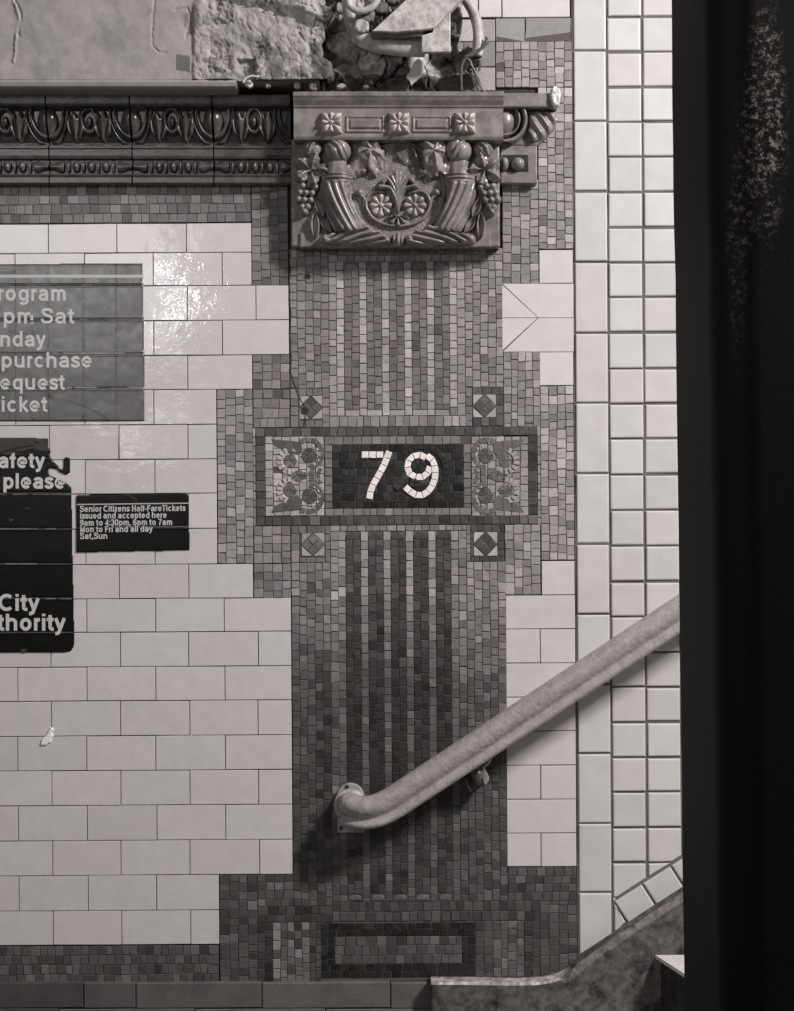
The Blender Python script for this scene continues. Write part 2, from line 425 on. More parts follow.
def shard(m, P, tone, d=.0072, gap=.25): t = tone * math.exp(random.gauss(0, .1)); tessera(m, [uv(*a) for a in P], d, (t, t * .98, t * .97), gap)

# --- mosaic courses above and below the brick field
m = MB(); tess(m, (-140, 184.5, 253, 221.6), 'h', 9.2, 9.6, .125, sd=.22); o = m.build('trim_1', M['mosaic']); tag(o, kind='structure')
m = MB(); tess(m, (-140, 943, 216.3, 981.5), 'h', 9.5, 8.2, .105, sd=.2); o = m.build('trim_2', M['mosaic']); tag(o, kind='structure')

pil = thing('mosaic_pilaster', U(397, 981), 'stone mosaic pilaster with fluted shaft between the white tile fields, under the carved capital', 'pilaster')
def fade(x, y): # the mosaic tone darkens towards the foot
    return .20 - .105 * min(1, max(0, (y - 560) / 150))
side = MB()
for q_ in ((217.5, 873.5, 573.5, 980), (291.3, 250, 503.6, 873.5)): side.add([U(q_[0], q_[1], .0040), U(q_[2], q_[1], .0040), U(q_[2], q_[3], .0040), U(q_[0], q_[3], .0040)], [(3, 2, 1, 0)], (.12, .11, .108))
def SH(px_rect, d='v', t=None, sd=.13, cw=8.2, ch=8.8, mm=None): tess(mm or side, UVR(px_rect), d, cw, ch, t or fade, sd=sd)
tess(side, (253.5, 183, 290.2, 285), 'v', 9, 8.8, .12, sd=.2)
tess(side, (253.5, 354.2, 290.7, 388.4), 'v', 9, 8.8, .165)
tess(side, (217.8, 388.6, 253.5, 562.4), 'v', 9, 8.6, .21)
tess(side, (253.8, 388.6, 290.5, 427), 'h', 9, 8.6, .175); tess(side, (253.5, 427, 256, 525.4), 'v', 3, 8.8, .2); tess(side, (537.5, 427, 540.5, 526), 'v', 3, 8.8, .2)
tess(side, (253.8, 525.2, 290.5, 562.6), 'v', 9, 8.6, .19)
tess(side, (253.5, 562.8, 290.7, 597), 'v', 9, 8.8, .18)
tess(side, (217.2, 873, 255, 981), 'v', 8.8, 8.8, .095, sd=.16)
tess(side, (255.2, 873, 291, 905), 'h', 8.5, 8.5, .10, sd=.16)
tess(side, (255.2, 905, 330, 921), 'h', 8, 9, .06, sd=.2)
tess(side, (291, 873, 330, 905), 'v', 8, 8.8, .095, sd=.18)
tess(side, (255, 921, 270, 981), 'v', 7.6, 8.6, .05, sd=.2)
tess(side, (270, 921, 307, 981), 'v', 7.6, 8.6, .155, sd=.25)
tess(side, (307, 921, 318.6, 981), 'v', 6, 8.6, .085, sd=.2)
tess(side, (330, 901, 470, 920.5), 'h', 9.5, 8.6, .085, sd=.16)
tess(side, (470, 901, 537, 920.5), 'h', 9.5, 8.6, .072, sd=.2)
tess(side, (472, 921, 490, 977), 'v', 8.5, 8.6, .085, sd=.2)
tess(side, (490, 921, 521, 977), 'v', 7.8, 8.6, .12, sd=.2)
tess(side, (521, 921, 537, 977), 'v', 8, 8.6, .055, sd=.2)
tess(side, (537, 905, 574, 980), 'v', 9, 8.6, .09, sd=.22)
tess(side, (505.5, 867.5, 574, 901), 'h', 9, 8.6, .085, sd=.25)
tess(side, (537, 901, 574, 905), 'h', 4, 8.6, .085, sd=.25)
# shaft sides
tess(side, (291, 249, 330, 388), 'v', 7.8, 8.8, .17); tess(side, (330, 262, 337.6, 416), 'v', 8, 8.8, .215)
tess(side, (330, 249, 458, 262), 'h', 6.5, 8.2, .19)
tess(side, (458, 262, 466, 416), 'v', 8, 8.8, .22); tess(side, (466, 262, 504, 388), 'v', 7.8, 8.8, .185); tess(side, (458, 249, 504, 262), 'h', 6.5, 8.2, .19)
tess(side, (330, 416, 466, 427), 'h', 10, 8.2, .19)
tess(side, (291, 388, 299, 427), 'v', 8, 8.6, .15); tess(side, (323, 388, 330, 427), 'v', 8, 8.6, .17)
tess(side, (299, 388, 323, 396), 'h', 8, 8, .13); tess(side, (299, 420, 323, 427), 'h', 8, 8, .13)
tess(side, (466, 388, 472.6, 427), 'v', 8, 8, .15); tess(side, (472.6, 388, 504, 396), 'h', 8, 8, .06); tess(side, (472.6, 417.5, 496, 427), 'h', 8, 8, .07)
tess(side, (496, 396, 504, 427), 'v', 8, 8.6, .06)
tess(side, (504, 352.8, 540.5, 428), 'v', 8, 8.8, .195); tess(side, (540.5, 387, 574, 561), 'v', 8.4, 8.8, .25, sd=.17)
tess(side, (504.3, 525.2, 540, 595.5), 'v', 8, 8.8, .21)
tess(side, (504, 181, 540, 285), 'v', 8.4, 8.8, .19); tess(side, (540, 89, 574.5, 250.5), 'v', 8.6, 8.8, .215)
tess(side, (498.5, 43, 574.5, 89), 'v', 8.6, 9.2, .215); tess(side, (498.5, 19.8, 574.5, 43), 'h', 24, 34, .235, sd=.07)
tess(side, (480, 43, 498, 92), 'v', 18, 22, .33, sd=.12); tess(side, (452, 20.5, 498, 43), 'h', 22, 24, .26, sd=.2); tess(side, (452, 43, 480, 92), 'v', 14, 20, .16, sd=.3)
# below the number panel
tess(side, (330, 525.2, 466, 531), 'h', 5, 8.2, .17)
tess(side, (291, 525.2, 299, 562), 'v', 8, 8.6, .15); tess(side, (325, 525.2, 330, 562), 'v', 8, 8.6, .16); tess(side, (299, 525.2, 325, 533), 'h', 8, 8, .13); tess(side, (299, 557, 325, 562), 'h', 8, 8, .13)
tess(side, (466, 525.2, 470, 562), 'v', 8, 8.6, .15); tess(side, (470, 525.2, 504, 533), 'h', 7, 8, .055); tess(side, (470, 557, 504, 562), 'h', 7, 8, .055); tess(side, (497, 533, 504, 557), 'v', 8, 8, .055); tess(side, (470, 533, 473, 557), 'v', 8, 8, .09)
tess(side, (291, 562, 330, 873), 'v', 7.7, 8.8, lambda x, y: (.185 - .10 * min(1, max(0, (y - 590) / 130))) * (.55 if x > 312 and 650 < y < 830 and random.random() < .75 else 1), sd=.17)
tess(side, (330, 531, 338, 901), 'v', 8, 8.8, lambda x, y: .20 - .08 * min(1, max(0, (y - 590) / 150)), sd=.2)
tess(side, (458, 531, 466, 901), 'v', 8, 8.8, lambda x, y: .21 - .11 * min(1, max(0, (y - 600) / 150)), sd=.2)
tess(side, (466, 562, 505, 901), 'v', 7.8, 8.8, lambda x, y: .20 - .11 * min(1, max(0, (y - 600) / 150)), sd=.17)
# light fillets between the flutes
FX = [345.3 + 22.5 * k for k in range(5)]
for k in range(6):
    a = 337.6 if k == 0 else FX[k - 1] + 15; b = FX[k] if k < 5 else 458
    tess(side, (a, 262, b, 416), 'v', 8, 8.8, .27, sd=.1)
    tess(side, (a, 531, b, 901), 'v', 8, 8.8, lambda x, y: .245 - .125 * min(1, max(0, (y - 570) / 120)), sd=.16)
sf = side.build('mosaic_ground', M['mosaic'], pil)
def arch(m, a, b, y, h, tone):
    P = [(a + .4, y + h)] + [(a + (b - a) * (.5 - .5 * math.cos(math.pi * k / 6)), y + h - h * math.sin(math.pi * k / 6)) for k in range(1, 6)] + [(b - .4, y + h)]
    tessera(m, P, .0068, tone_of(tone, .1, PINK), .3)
for k in range(5):
    a = FX[k]
    m = MB(); tess(m, (a, 270, a + 15, 410), 'v', 7.5, 8.8, .125, sd=.12); arch(m, a, a + 15, 263, 7.5, .115); tess(m, (a, 410, a + 15, 416), 'h', 6, 15, .25)
    m.build('flute', M['mosaic'], pil)
for k in range(5):
    a = FX[k]
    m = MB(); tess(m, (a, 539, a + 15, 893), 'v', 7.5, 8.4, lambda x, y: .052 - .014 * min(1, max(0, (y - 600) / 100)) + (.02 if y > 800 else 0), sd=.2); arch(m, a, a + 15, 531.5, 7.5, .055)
    tess(m, (a, 893, a + 15, 901), 'h', 8, 8, .085); arch(m, a, a + 15, 893.5, 5.5, .16)
    m.build('flute', M['mosaic'], pil, 'darker flute of the lower shaft')
for (cx, cy, r, td, tl) in ((311, 407.7, 11.5, .075, .30), (484.3, 406.2, 11.5, .085, .33), (313, 544.5, 11.5, .10, .27), (485.3, 544, 12, .055, .33)):
    u_, v_ = uv(cx, cy); m = MB()
    r += 2; m.add([U(u_ - r, v_ - r, .0044), U(u_ + r, v_ - r, .0044), U(u_ + r, v_ + r, .0044), U(u_ - r, v_ + r, .0044)], [(3, 2, 1, 0)], (.10, .092, .09))
    r -= 2
    for sx in (-1, 1):
        for sy in (-1, 1): tessera(m, [(u_ + sx * r, v_ + sy * r), (u_ + sx * r * .05, v_ + sy * r), (u_ + sx * r, v_ + sy * r * .05)], .0062, tone_of(tl, .1, PINK), .3)
    for (a, b) in ((0, -1), (1, 0), (0, 1), (-1, 0)):
        c_, e_ = {(0, -1): ((1, 0), (0, 0)), (1, 0): ((0, 1), (0, 0)), (0, 1): ((-1, 0), (0, 0)), (-1, 0): ((0, -1), (0, 0))}[(a, b)]
    h = r * .98
    for q in ([(0, -h), (h / 2, -h / 2), (0, 0), (-h / 2, -h / 2)], [(h / 2, -h / 2), (h, 0), (h / 2, h / 2), (0, 0)], [(0, 0), (h / 2, h / 2), (0, h), (-h / 2, h / 2)], [(-h / 2, -h / 2), (0, 0), (-h / 2, h / 2), (-h, 0)]):
        tessera(m, [(u_ + x, v_ + y) for x, y in q], .0066, tone_of(td, .18, PINK), .15)
    m.build('diamond_inlay', M['mosaic'], pil)
def crack(P, w, seed):
    rr = random.Random(seed); m = MB(); Q = []
    for (a, b_), (c, e) in zip(P[:-1], P[1:]):
        n = max(2, int(math.hypot(c - a, e - b_) / 4))
        for k in range(n): Q.append((a + (c - a) * k / n + rr.uniform(-.7, .7), b_ + (e - b_) * k / n))
    Q.append(P[-1])
    for i in range(len(Q) - 1):
        w0, w1 = w * rr.uniform(.4, 1), w * rr.uniform(.4, 1); (x0, y0), (x1, y1) = Q[i], Q[i + 1]
        m.face([W(x0 - w0, y0, .0072), W(x1 - w1, y1, .0072), W(x1 + w1, y1, .0072), W(x0 + w0, y0, .0072)], (1, 1, 1))
    m.build('crack', M['grout'], pil, 'dark vertical crack')
crack([(289.8, 250), (289.5, 285), (290.5, 330), (291, 372), (296, 390), (303, 404), (305, 412), (304, 427)], .8, 2)
for hx, hy, hr_ in ((305, 411, 4.0), (308, 277, 3.0), (310, 908, 3.4)):
    m = MB(); disc(m, hx, hy, hr_, .4, 7, d=.0072, sd=.1, gap=0); m.build('chipped_hole', M['grout'], pil, 'dark chipped hole')

bp = MB(); r = UVR((321, 922, 475, 976.5)); x0, y0, x1, y1 = r
tess(bp, (x0, y0, x1, y0 + 13.4), 'h', 6.7, 8.6, .022, sd=.2); tess(bp, (x0, y1 - 13.4, x1, y1), 'h', 6.7, 8.6, .022, sd=.2)
tess(bp, (x0, y0 + 13.4, x0 + 14, y1 - 13.4), 'v', 7, 8.6, .022, sd=.2); tess(bp, (x1 - 13, y0 + 13.4, x1, y1 - 13.4), 'v', 6.5, 8.6, .022, sd=.2)
tess(bp, (x0 + 14, y0 + 13.4, x1 - 13, y1 - 13.4), 'h', 9, 9, .105, sd=.18)
bp.build('base_panel', M['mosaic'], pil, 'dark framed mosaic panel at the foot')

# --- the number panel
npn = thing('number_panel', U(397, 526), 'mosaic station panel with pale 79 on dark stone, framed, across the pilaster', 'number panel')
b = MB()
b_out = UVR((256, 427.2, 537.5, 525)); X0, Y0, X1, Y1 = b_out
tess(b, (X0, Y0, X1, Y0 + 9), 'h', 9, 9, .062, sd=.18); tess(b, (X0, Y1 - 9.4, X1, Y1), 'h', 9, 9, .062, sd=.2)
tess(b, (X0, Y0 + 9, X0 + 9.4, Y1 - 9.4), 'v', 9, 9, .062, sd=.15); tess(b, (X1 - 10, Y0 + 9, X1, Y1 - 9.4), 'v', 10, 9, .048, sd=.2)
b.build('frame', M['mosaic'], npn)
b = MB(); tess(b, (325, Y0 + 9, 471, 444.6), 'h', 7.8, 8.4, .155, sd=.1); tess(b, (325, 508.2, 471, Y1 - 9.4), 'h', 7.8, 8.4, .15, sd=.1)
tess(b, (325, 444.6, 332.6, 508.2), 'v', 7.6, 8.2, .13, sd=.1); tess(b, (463.4, 444.6, 471, 508.2), 'v', 7.6, 8.2, .13, sd=.1)
b.build('inner_band', M['mosaic'], npn)
b = MB(); tess(b, (332.6, 444.6, 463.4, 508.2), 'h', 7.9, 8.8, .017, sd=.3); b.build('dark_field', M['mosaic'], npn)
b = MB(); disc(b, 418.6, 466.1, 7.3, .022, 5, d=.0082); disc(b, 414, 482.8, 5, .03, 4, d=.008)
stroke(b, [(395, 489), (402, 480), (407, 475)], 8, 7, .035, .008); stroke(b, [(403, 455), (410, 448), (424, 446.5), (436, 451), (444, 462), (446, 478), (440, 492)], 6, 6, .02, .008)
b.build('dark_field', M['mosaic'], npn)
b = MB(); stroke(b, [(361.4, 454.8), (371, 454.8), (383.4, 454.8)], 6.9, 7.2, .66, sd=.03); stroke(b, [(389.3, 451.3), (384.5, 464), (377.5, 477), (371.5, 488), (369.2, 499.2)], 7, 7.6, .66, sd=.03)
b.build('numeral_seven', M['mosaic'], npn, 'pale mosaic figure 7')
b = MB()
stroke(b, [(430, 466.5), (426.5, 474.5), (418.6, 477.6), (410.5, 474.5), (407.2, 466.3), (410.5, 458.2), (418.6, 454.9), (426, 458)], 7, 6.6, .66, sd=.03)
stroke(b, [(426.5, 455.6), (432.8, 461), (435, 470), (434.6, 479), (430.5, 488.5), (423, 495), (414.5, 494.6), (404.8, 486.8)], 7, 6.8, .66, d=.0080, sd=.03)
b.build('numeral_nine', M['mosaic'], npn, 'pale mosaic figure 9')
def scroll(side_, lt, dk):
    m = MB(); fx = (lambda x: x) if side_ < 0 else (lambda x: 795.5 - x)
    r = UVR((265.3, 436.6, 324.3, 516)) if side_ < 0 else UVR((471.2, 436.6, 528, 516))
    tess(m, r, 'v', 8, 7.5, lt, sd=.12)
    q = lambda P: [(fx(x), y) for x, y in P]
    for s in (1, -1):
        my = (lambda y: y) if s > 0 else (lambda y: 951.5 - y)
        p = lambda P: [(fx(x), my(y)) for x, y in P]
        for P in ([(271.5, 439), (284, 440), (284, 450), (275, 446)], [(284, 440), (293, 440.6), (293, 455), (284, 450)], [(293, 440.6), (302, 442), (303, 452), (297, 457), (293, 455)]):
            shard(m, p(P), dk)
        stroke(m, p([(300, 442), (309, 439.6), (317.5, 443), (322, 452), (320, 461), (314, 467)]), 6, 6, dk * 1.1, sd=.12)
        disc(m, fx(309.8), my(455.5), 8.2, dk * .8, 6); 
        a0, a1 = (-60, 80)
        for k in range(5):
            a = math.radians(-70 + 33 * k); x = 309.8 + 10 * math.cos(a); y = 455.5 + 10 * math.sin(a)
            stroke(m, p([(x - 1.4 * math.sin(a), y + 1.4 * math.cos(a)), (x, y), (x + 1.4 * math.sin(a), y - 1.4 * math.cos(a))][::-1]), 2.0, 9, lt * 1.5, d=.0078)
        disc(m, fx(290.5), my(461), 7, dk * 1.15, 6)
        n = 7
        for k in range(n):
            a = math.radians(95 + 25 * k * (1 if side_ < 0 else 1)); ca = math.cos(a); sa = math.sin(a)
            stroke(m, p([(290.5 + 7.8 * ca, 461 + 7.8 * sa), (290.5 + 14 * ca, 461 + 14 * sa)]), 3.6, 9, lt * 1.2, d=.008)
    stroke(m, q([(311.8, 464), (312.3, 476), (311.8, 488)]), 6, 6.5, dk * 1.1); stroke(m, q([(321, 468), (318, 476), (321, 484)]), 4, 6, dk)
    disc(m, fx(299), 475.7, 6.2, dk * 1.2, 5); disc(m, fx(304.5), 475.7, 4, dk, 4); disc(m, fx(292), 475.7, 4.2, dk, 4)
    m.build('scroll_ornament', M['mosaic'], npn, 'brighter scroll ornament left of the number' if side_ < 0 else 'duller scroll ornament right of the number')
scroll(-1, .30, .085); scroll(1, .22, .10)

# ================================================================ glazed cornice
def extrude_profile(m, x0, x1, prof, dref, tone=G, closed=True):
    """prof: list of (py, d); a moulding running from px x0 to x1"""
    xs = (x0, x1); vs = []
    f = lambda x, y, d: W(x, y, d, dref)
    n = len(prof)
    for x in xs: vs += [f(x, y, d) for y, d in prof]
    fs = [(i, i + 1, n + i + 1, n + i) for i in range(n - 1)]
    nb = len(vs)
    for x in xs: vs += [f(x, prof[0][0], .0), f(x, prof[-1][0], .0)]
    fs += [tuple(range(n)) + (nb + 1, nb), tuple(range(n, 2 * n))[::-1] + (nb + 2, nb + 3)]
    fs += [(0, n, nb + 2, nb), (n - 1, nb + 1, nb + 3, 2 * n - 1)]
    m.add(vs, fs, tone)
DC = .045
def cyma(y0, d0, y1, d1, n=5, s=1):
    return [(y0 + (y1 - y0) * t, d0 + (d1 - d0) * (math.sin(t * math.pi / 2) if s > 0 else 1 - math.cos(t * math.pi / 2))) for t in (k / n for k in range(n + 1))]
PROF = [(96.5, .0), (96.5, .062)] + [(98, .066), (106, .066), (108, .062)] + [(109, .052)] + cyma(111, .040, 141, .026, 6, -1) + [(143.5, .026), (145, .036), (147, .036), (148, .033), (154, .033), (155.5, .036), (157.5, .034), (158, .022), (172, .022), (172.5, .030), (174, .034), (176, .031), (181, .031), (182.5, .028), (183, .0)]
def egg_fn(xL, xR, mirror_r=True):
    mid = (xL + xR) / 2; w = (xR - xL) / 84.0
    def f(X, Y):
        H = np.zeros_like(X)
        for ex in (xL, xR):
            dx = (X - ex) / w
            e = 1 - (dx / 10.5) ** 2 - ((Y - 122) / 15.5) ** 2
            H = np.maximum(H, np.where(e > 0, 10 * np.sqrt(np.clip(e, 0, 1)), 0))
            for rr, ww, hh in ((16.0, 1.7, 6.5), (20.8, 1.4, 5)):
                dd = np.abs(np.hypot(dx / rr, np.where(Y > 112, (Y - 112) / (rr * 1.55), 0)) - 1) * rr
                ok = Y < 142
                H = np.maximum(H, np.where(ok & (dd < ww), hh * np.sqrt(np.clip(1 - (dd / ww) ** 2, 0, 1)) + .5, 0))
        # two palmettes
        for s in (-1, 1):
            px = (X - mid) / w - s * 13.2
            q = px * s
            s_ = sdf([(-8.5, 131), (-6.5, 122), (-7, 112), (-4.5, 111), (-1.5, 119), (1, 112), (4, 112), (4.5, 119), (7, 113), (9, 114), (9.5, 124), (8.5, 133), (4.5, 137), (1, 142), (-4, 138)], q, Y)
            an = np.arctan2(q - .5, 147 - Y)
            H = np.maximum(H, np.where(s_ > 0, 8.5 * rnd(s_, 2.2) * (.35 + .65 * np.abs(np.cos(an * 7.2)) ** .8) + 1.5 * np.clip((136 - Y) / 20, 0, 1) + .4, 0))
        # teardrop loop and seed
        dx = (X - mid) / w
        rr = np.hypot(dx / 7.2, (Y - 121) / 11.5); dd = np.abs(rr - 1) * 8
        H = np.maximum(H, np.where(dd < 1.8, 8 * np.sqrt(np.clip(1 - (dd / 1.8) ** 2, 0, 1)) + .4, 0))
        e = 1 - (dx / 3.4) ** 2 - ((Y - 122) / 6) ** 2
        H = np.maximum(H, np.where(e > 0, 7 * np.sqrt(np.clip(e, 0, 1)), 0))
        return np.where((X > xL + .8) & (X < xR - .8), H, 0)
    return f
def bead_fn(xL, xR):
    mid = (xL + xR) / 2; w = (xR - xL) / 84.0
    def f(X, Y):
        H = np.zeros_like(X); dx = np.abs(X - mid) / w
        def spindle(c, a, b, h):
            e = 1 - ((dx - c) / a) ** 2 - ((Y - 165) / b) ** 2
            return np.where(e > 0, h * np.sqrt(np.clip(e, 0, 1)) + .3, 0)
        # long half spindle out to the joint
        hw = np.where(dx > 27, 3.2 + 3.0 * np.exp(-((dx - 30) / 5) ** 2) , 0)
        H = np.maximum(H, np.where((dx > 26) & (np.abs(Y - 165) < hw), 6 * np.sqrt(np.clip(1 - ((Y - 165) / np.maximum(hw, .1)) ** 2, 0, 1)) + .3, 0))
        for c, a, b, h in ((22.6, 1.6, 7, 7), (14.8, 4.0, 6.0, 8), (7.6, 1.6, 7, 7), (0, 4.2, 6.0, 8)): H = np.maximum(H, spindle(c, a, b, h))
        return np.where((X > xL + .8) & (X < xR - .8), H, 0)
    return f
def cornice_block(x0, x1, eL, eR, label):
    t = thing('cornice_block', W((x0 + x1) / 2, 183, 0), label, 'cornice', 'egg and dart cornice blocks')
    m = MB(); extrude_profile(m, x0 + .7, x1 - .7, PROF, DC, tone_of(1, .05)); m.build('moulding', M['glaze'], t)
    a = egg_fn(eL, eR); b = bead_fn(eL, eR)
    hf('egg_and_dart', (max(x0, eL) + .2, 110, min(x1, eR) - .2, 143), .55, lambda X, Y: a(X, Y) + np.where(a(X, Y) > 0, (.040 - .014 * (1 - np.cos(np.clip((Y - 111) / 30, 0, 1) * 1.57)) - .030) / S, 0), .030, DC, M['glaze'], t)
    hf('bead_and_reel', (max(x0, eL) + .2, 157.5, min(x1, eR) - .2, 172.6), .55, b, .0215, DC, M['glaze'], t)
    return t
cornice_block(-121, -37, -121, -37, 'brown glazed egg and dart cornice block cut by the left picture edge') if False else None
cornice_block(-37, 47.5, -37, 47.5, 'brown egg and dart cornice block at the left edge of the photo')
cornice_block(47.5, 131, 47.5, 131, 'brown egg and dart cornice block directly above the first full white tiles, second from left')
cornice_block(131, 213, 131, 213, 'brown egg and dart cornice block third from left, two blocks before the carved capital')
cornice_block(213, 291, 213, 295, 'brown egg and dart cornice block touching the carved capital, half in its shade')

# return block at the right of the capital
rt = thing('cornice_return', W(525, 183, 0), 'short glazed cornice end with rounded profile sticking out right of the carved capital', 'cornice')
m = MB()
def ret(y0, y1, x1, d, tone=G, b=.003): poly_prism(m, rect(501, y0, x1, y1), .0, d, tone, b, DC)
ret(95, 109, 557, .062, tone_of(1.1)); ret(143, 181.5, 538, .028)
poly_prism(m, [(501, 109), (556, 109), (558.5, 118), (555, 128), (546, 137), (539, 141.5), (538, 144), (501, 144)], 0, .030, tone_of(1), .004, DC)
m.build('moulding', M['terra'], rt)
def f(X, Y):
    H = np.zeros_like(X)
    e = 1 - ((X - 505) / 10) ** 2 - ((Y - 121) / 15) ** 2; H = np.maximum(H, np.where(e > 0, 10 * np.sqrt(np.clip(e, 0, 1)), 0))
    for rr, ww, hh in ((14.5, 1.6, 8), (20.5, 2.6, 11)):
        dd = np.abs(np.hypot((X - 505) / rr, (Y - 119) / (rr * 1.1)) - 1) * rr
        H = np.maximum(H, np.where((dd < ww) & (X > 502), hh * np.sqrt(np.clip(1 - (dd / ww) ** 2, 0, 1)) + .3, 0))
    P = [(530, 110), (557, 110), (557, 120), (550, 132), (541, 139), (533, 141), (528, 132)]
    s = sdf(P, X, Y); H = np.maximum(H, np.where(s > 0, 7 * rnd(s, 6) + 1.6 * np.sin((X - Y * .7) * .55), 0))
    return np.where(X > 503, H, 0)
hf('egg_and_dart', (502, 109.5, 559, 143), .55, f, .030, DC, M['terra'], rt)
m = MB(); poly_prism(m, rect(503, 153, 529, 170), .027, .0286, tone_of(.18), 0, DC); m.build('recess_shade', M['terra'], rt)  # flat dark plate, the shade of a recess put into its tone
hf('bead', (503, 154, 527, 170), .5, lambda X, Y: np.maximum(*[np.where(1 - ((X - c) / a) ** 2 - ((Y - 162.5) / 6.6) ** 2 > 0, 8 * np.sqrt(np.clip(1 - ((X - c) / a) ** 2 - ((Y - 162.5) / 6.6) ** 2, 0, 1)) + .3, 0) for c, a in ((505, 4.2), (518.5, 6.6))]), .0286, DC, M['terra'], rt)
m = MB(); 
for k in range(7): pass
# chipped white corner
hf('chipped_corner', (548, 89, 561, 112), .7, lambda X, Y: np.where(np.hypot((X - 554.5) / 5.2, (Y - 99) / 10) < 1 + .22 * fbm(X * .3, Y * .3, 2, 5), 5 * rnd(1.15 - np.hypot((X - 554.5) / 5.2, (Y - 99) / 10), .5) + 1.2 * fbm(X * .4, Y * .4, 2, 3) + 1, 0), .0590, DC, M['white'], rt, tone=(1.0,) * 3, label='pale broken corner showing bare clay')

# ================================================================ the carved capital
cap = thing('carved_capital', W(397, 247, 0), 'carved terracotta capital with two horns of plenty, fruit and leaves above the mosaic pilaster', 'capital')
DP, DA = .045, .085
m = MB(); poly_prism(m, [(291, 139), (499.5, 139), (500, 246.5), (291, 246.5)], .0, DP, tone_of(1), .004, DP)
poly_prism(m, rect(300, 233, 491, 247.5), .03, DP + .006, tone_of(1), .003, DP)
m.build('panel_block', M['terra'], cap)
m = MB(); prof = [(92.5, 0), (92.5, .098)] + [(93.5, .101), (97, .101)] + [(98, .099), (101, .095), (105, .088), (106.5, .087), (107, .084), (136, .084), (138.5, .081), (140, .0)]
extrude_profile(m, 293.5, 503.5, prof, .09, tone_of(1.05)); m.build('abacus', M['terra'], cap)
def f_panel(x0, y0, x1, y1):
    def f(X, Y):
        s = np.minimum(np.minimum(X - x0, x1 - X), np.minimum(Y - y0, y1 - Y))
        return np.where(s > 0, 1.7 * np.clip(s / 1.2, 0, 1) - 1.2 * np.clip((s - 1.6) / 1.2, 0, 1) + 1.9 * np.clip((s - 4) / 1.3, 0, 1) + .2, 0)
    return f
for x0, x1 in ((345, 385), (411.5, 452)): hf('raised_panel', (x0, 115, x1, 133.5), .55, f_panel(x0 + .5, 115.5, x1 - .5, 133), .0835, DA, M['terra'], cap)
def rosette(cx, cy, R, base, dref, hgt, nm='rosette', n=8, square=True, tone=G):
    def f(X, Y):
        dx, dy = X - cx, Y - cy; r = np.hypot(dx, dy); th = np.arctan2(dy, dx)
        if square: e = np.maximum(np.abs(dx), np.abs(dy)) / R; lim = 1 - .06 * np.abs(np.sin(4 * th))
        else: e = r / R; lim = .86 + .14 * np.abs(np.cos(n / 2 * th))
        pet = np.abs(np.cos(n / 2 * th)); q = np.clip(r / R, 0, 1.3)
        h = hgt * (.28 + .72 * np.sin(np.clip(q, 0, 1.2) * 2.3) * pet ** .6)
        h = h * np.clip((lim - e) * 6 + .25, 0, 1)
        boss = hgt * 1.05 * np.sqrt(np.clip(1 - (r / (R * .26)) ** 2, 0, 1))
        return np.where(e < lim, np.maximum(np.maximum(h, boss), .35), 0)
    hf(nm, (cx - R - 1, cy - R - 1, cx + R + 1, cy + R + 1), .45, f, base, dref, M['terra'], cap, tone)
for x in (331.5, 399, 465): 
    m_ = f_panel(x - 13, 110.5, x + 13, 136)
    rosette(x, 123.3, 10.6, .0835, DA, 8, tone=(2.0,) * 3)
# stippled disc between the horns
def disc_f(X, Y):
    r = np.hypot(X - 397, (Y - 192)); s = 49 - r
    P = [(352, 160), (372, 148), (398, 143), (424, 148), (446, 160), (446, 200), (430, 226), (400, 236), (366, 226), (352, 200)]
    s = np.minimum(s, 60)
    h = 1.6 + .45 * (vnoise(X * .95, Y * .95, 4) > .55) * np.clip(s / 4, 0, 1)
    rim = np.abs(s - 1.8)
    return np.where(s > 0, np.where(rim < 1.8, 3.4 * np.sqrt(np.clip(1 - (rim / 1.8) ** 2, 0, 1)) + 1, h), 0)
hf('stippled_disc', (347, 142, 447, 243), .6, disc_f, DP - .001, DP, M['terra'], cap, label='stippled round background')
MX = lambda x: 796 - x   # mirror line of the capital
def mirror(fn): return lambda X, Y: fn(796 - X, Y)
def both(nm, box, step, fn, base, tone=G, label=None, dref=None):
    x0, y0, x1, y1 = box
    hf(nm, box, step, fn, base, dref or base + .01, M['terra'], cap, tone, label)
    hf(nm, (796 - x1, y0, 796 - x0, y1), step, mirror(fn), base, dref or base + .01, M['terra'], cap, tone, label)
# horns of plenty
HP = [(320, 183), (352, 183), (350, 190), (350, 200), (354, 210), (361, 219), (364, 230), (350, 234), (334, 232), (326, 214), (320, 197)]
def horn(X, Y):
    s = sdf(HP, X, Y); t = np.clip((Y - 183) / 48, 0, 1)
    ctr = 336 + 14 * t ** 1.6; hw = 16 - 2 * t
    u = (X - ctr) / hw
    body = 16.5 * np.sqrt(np.clip(1 - np.clip(np.abs(u), 0, .97) ** 2, 0, 1))
    fl = 3.4 * np.abs(np.cos(u * 6.4 - t * 3.6 + .6)) ** .7
    h = np.where(s > 0, body * (.75 + .25 * rnd(s, 4)) + fl, 0)
    rim = (np.abs(Y - 179.5) < 4) & (np.abs(X - 337) < 16)
    hr = 17 * np.sqrt(np.clip(1 - ((X - 337) / 17.2) ** 2, 0, 1)) + 1.3 * np.cos((Y - 179.5) * 1.5)
    h = np.where(rim, hr, h)
    nk = (Y > 162) & (Y < 176.5) & (np.abs(X - 337) < 9 + .25 * (Y - 168) ** 2 / 10)
    hn = 11 * np.sqrt(np.clip(1 - ((X - 337) / 12.5) ** 2, 0, 1)) + 1
    return np.where(nk, np.maximum(h, hn), h)
both('horn_of_plenty', (318, 161, 367, 236), .55, horn, DP - .001)
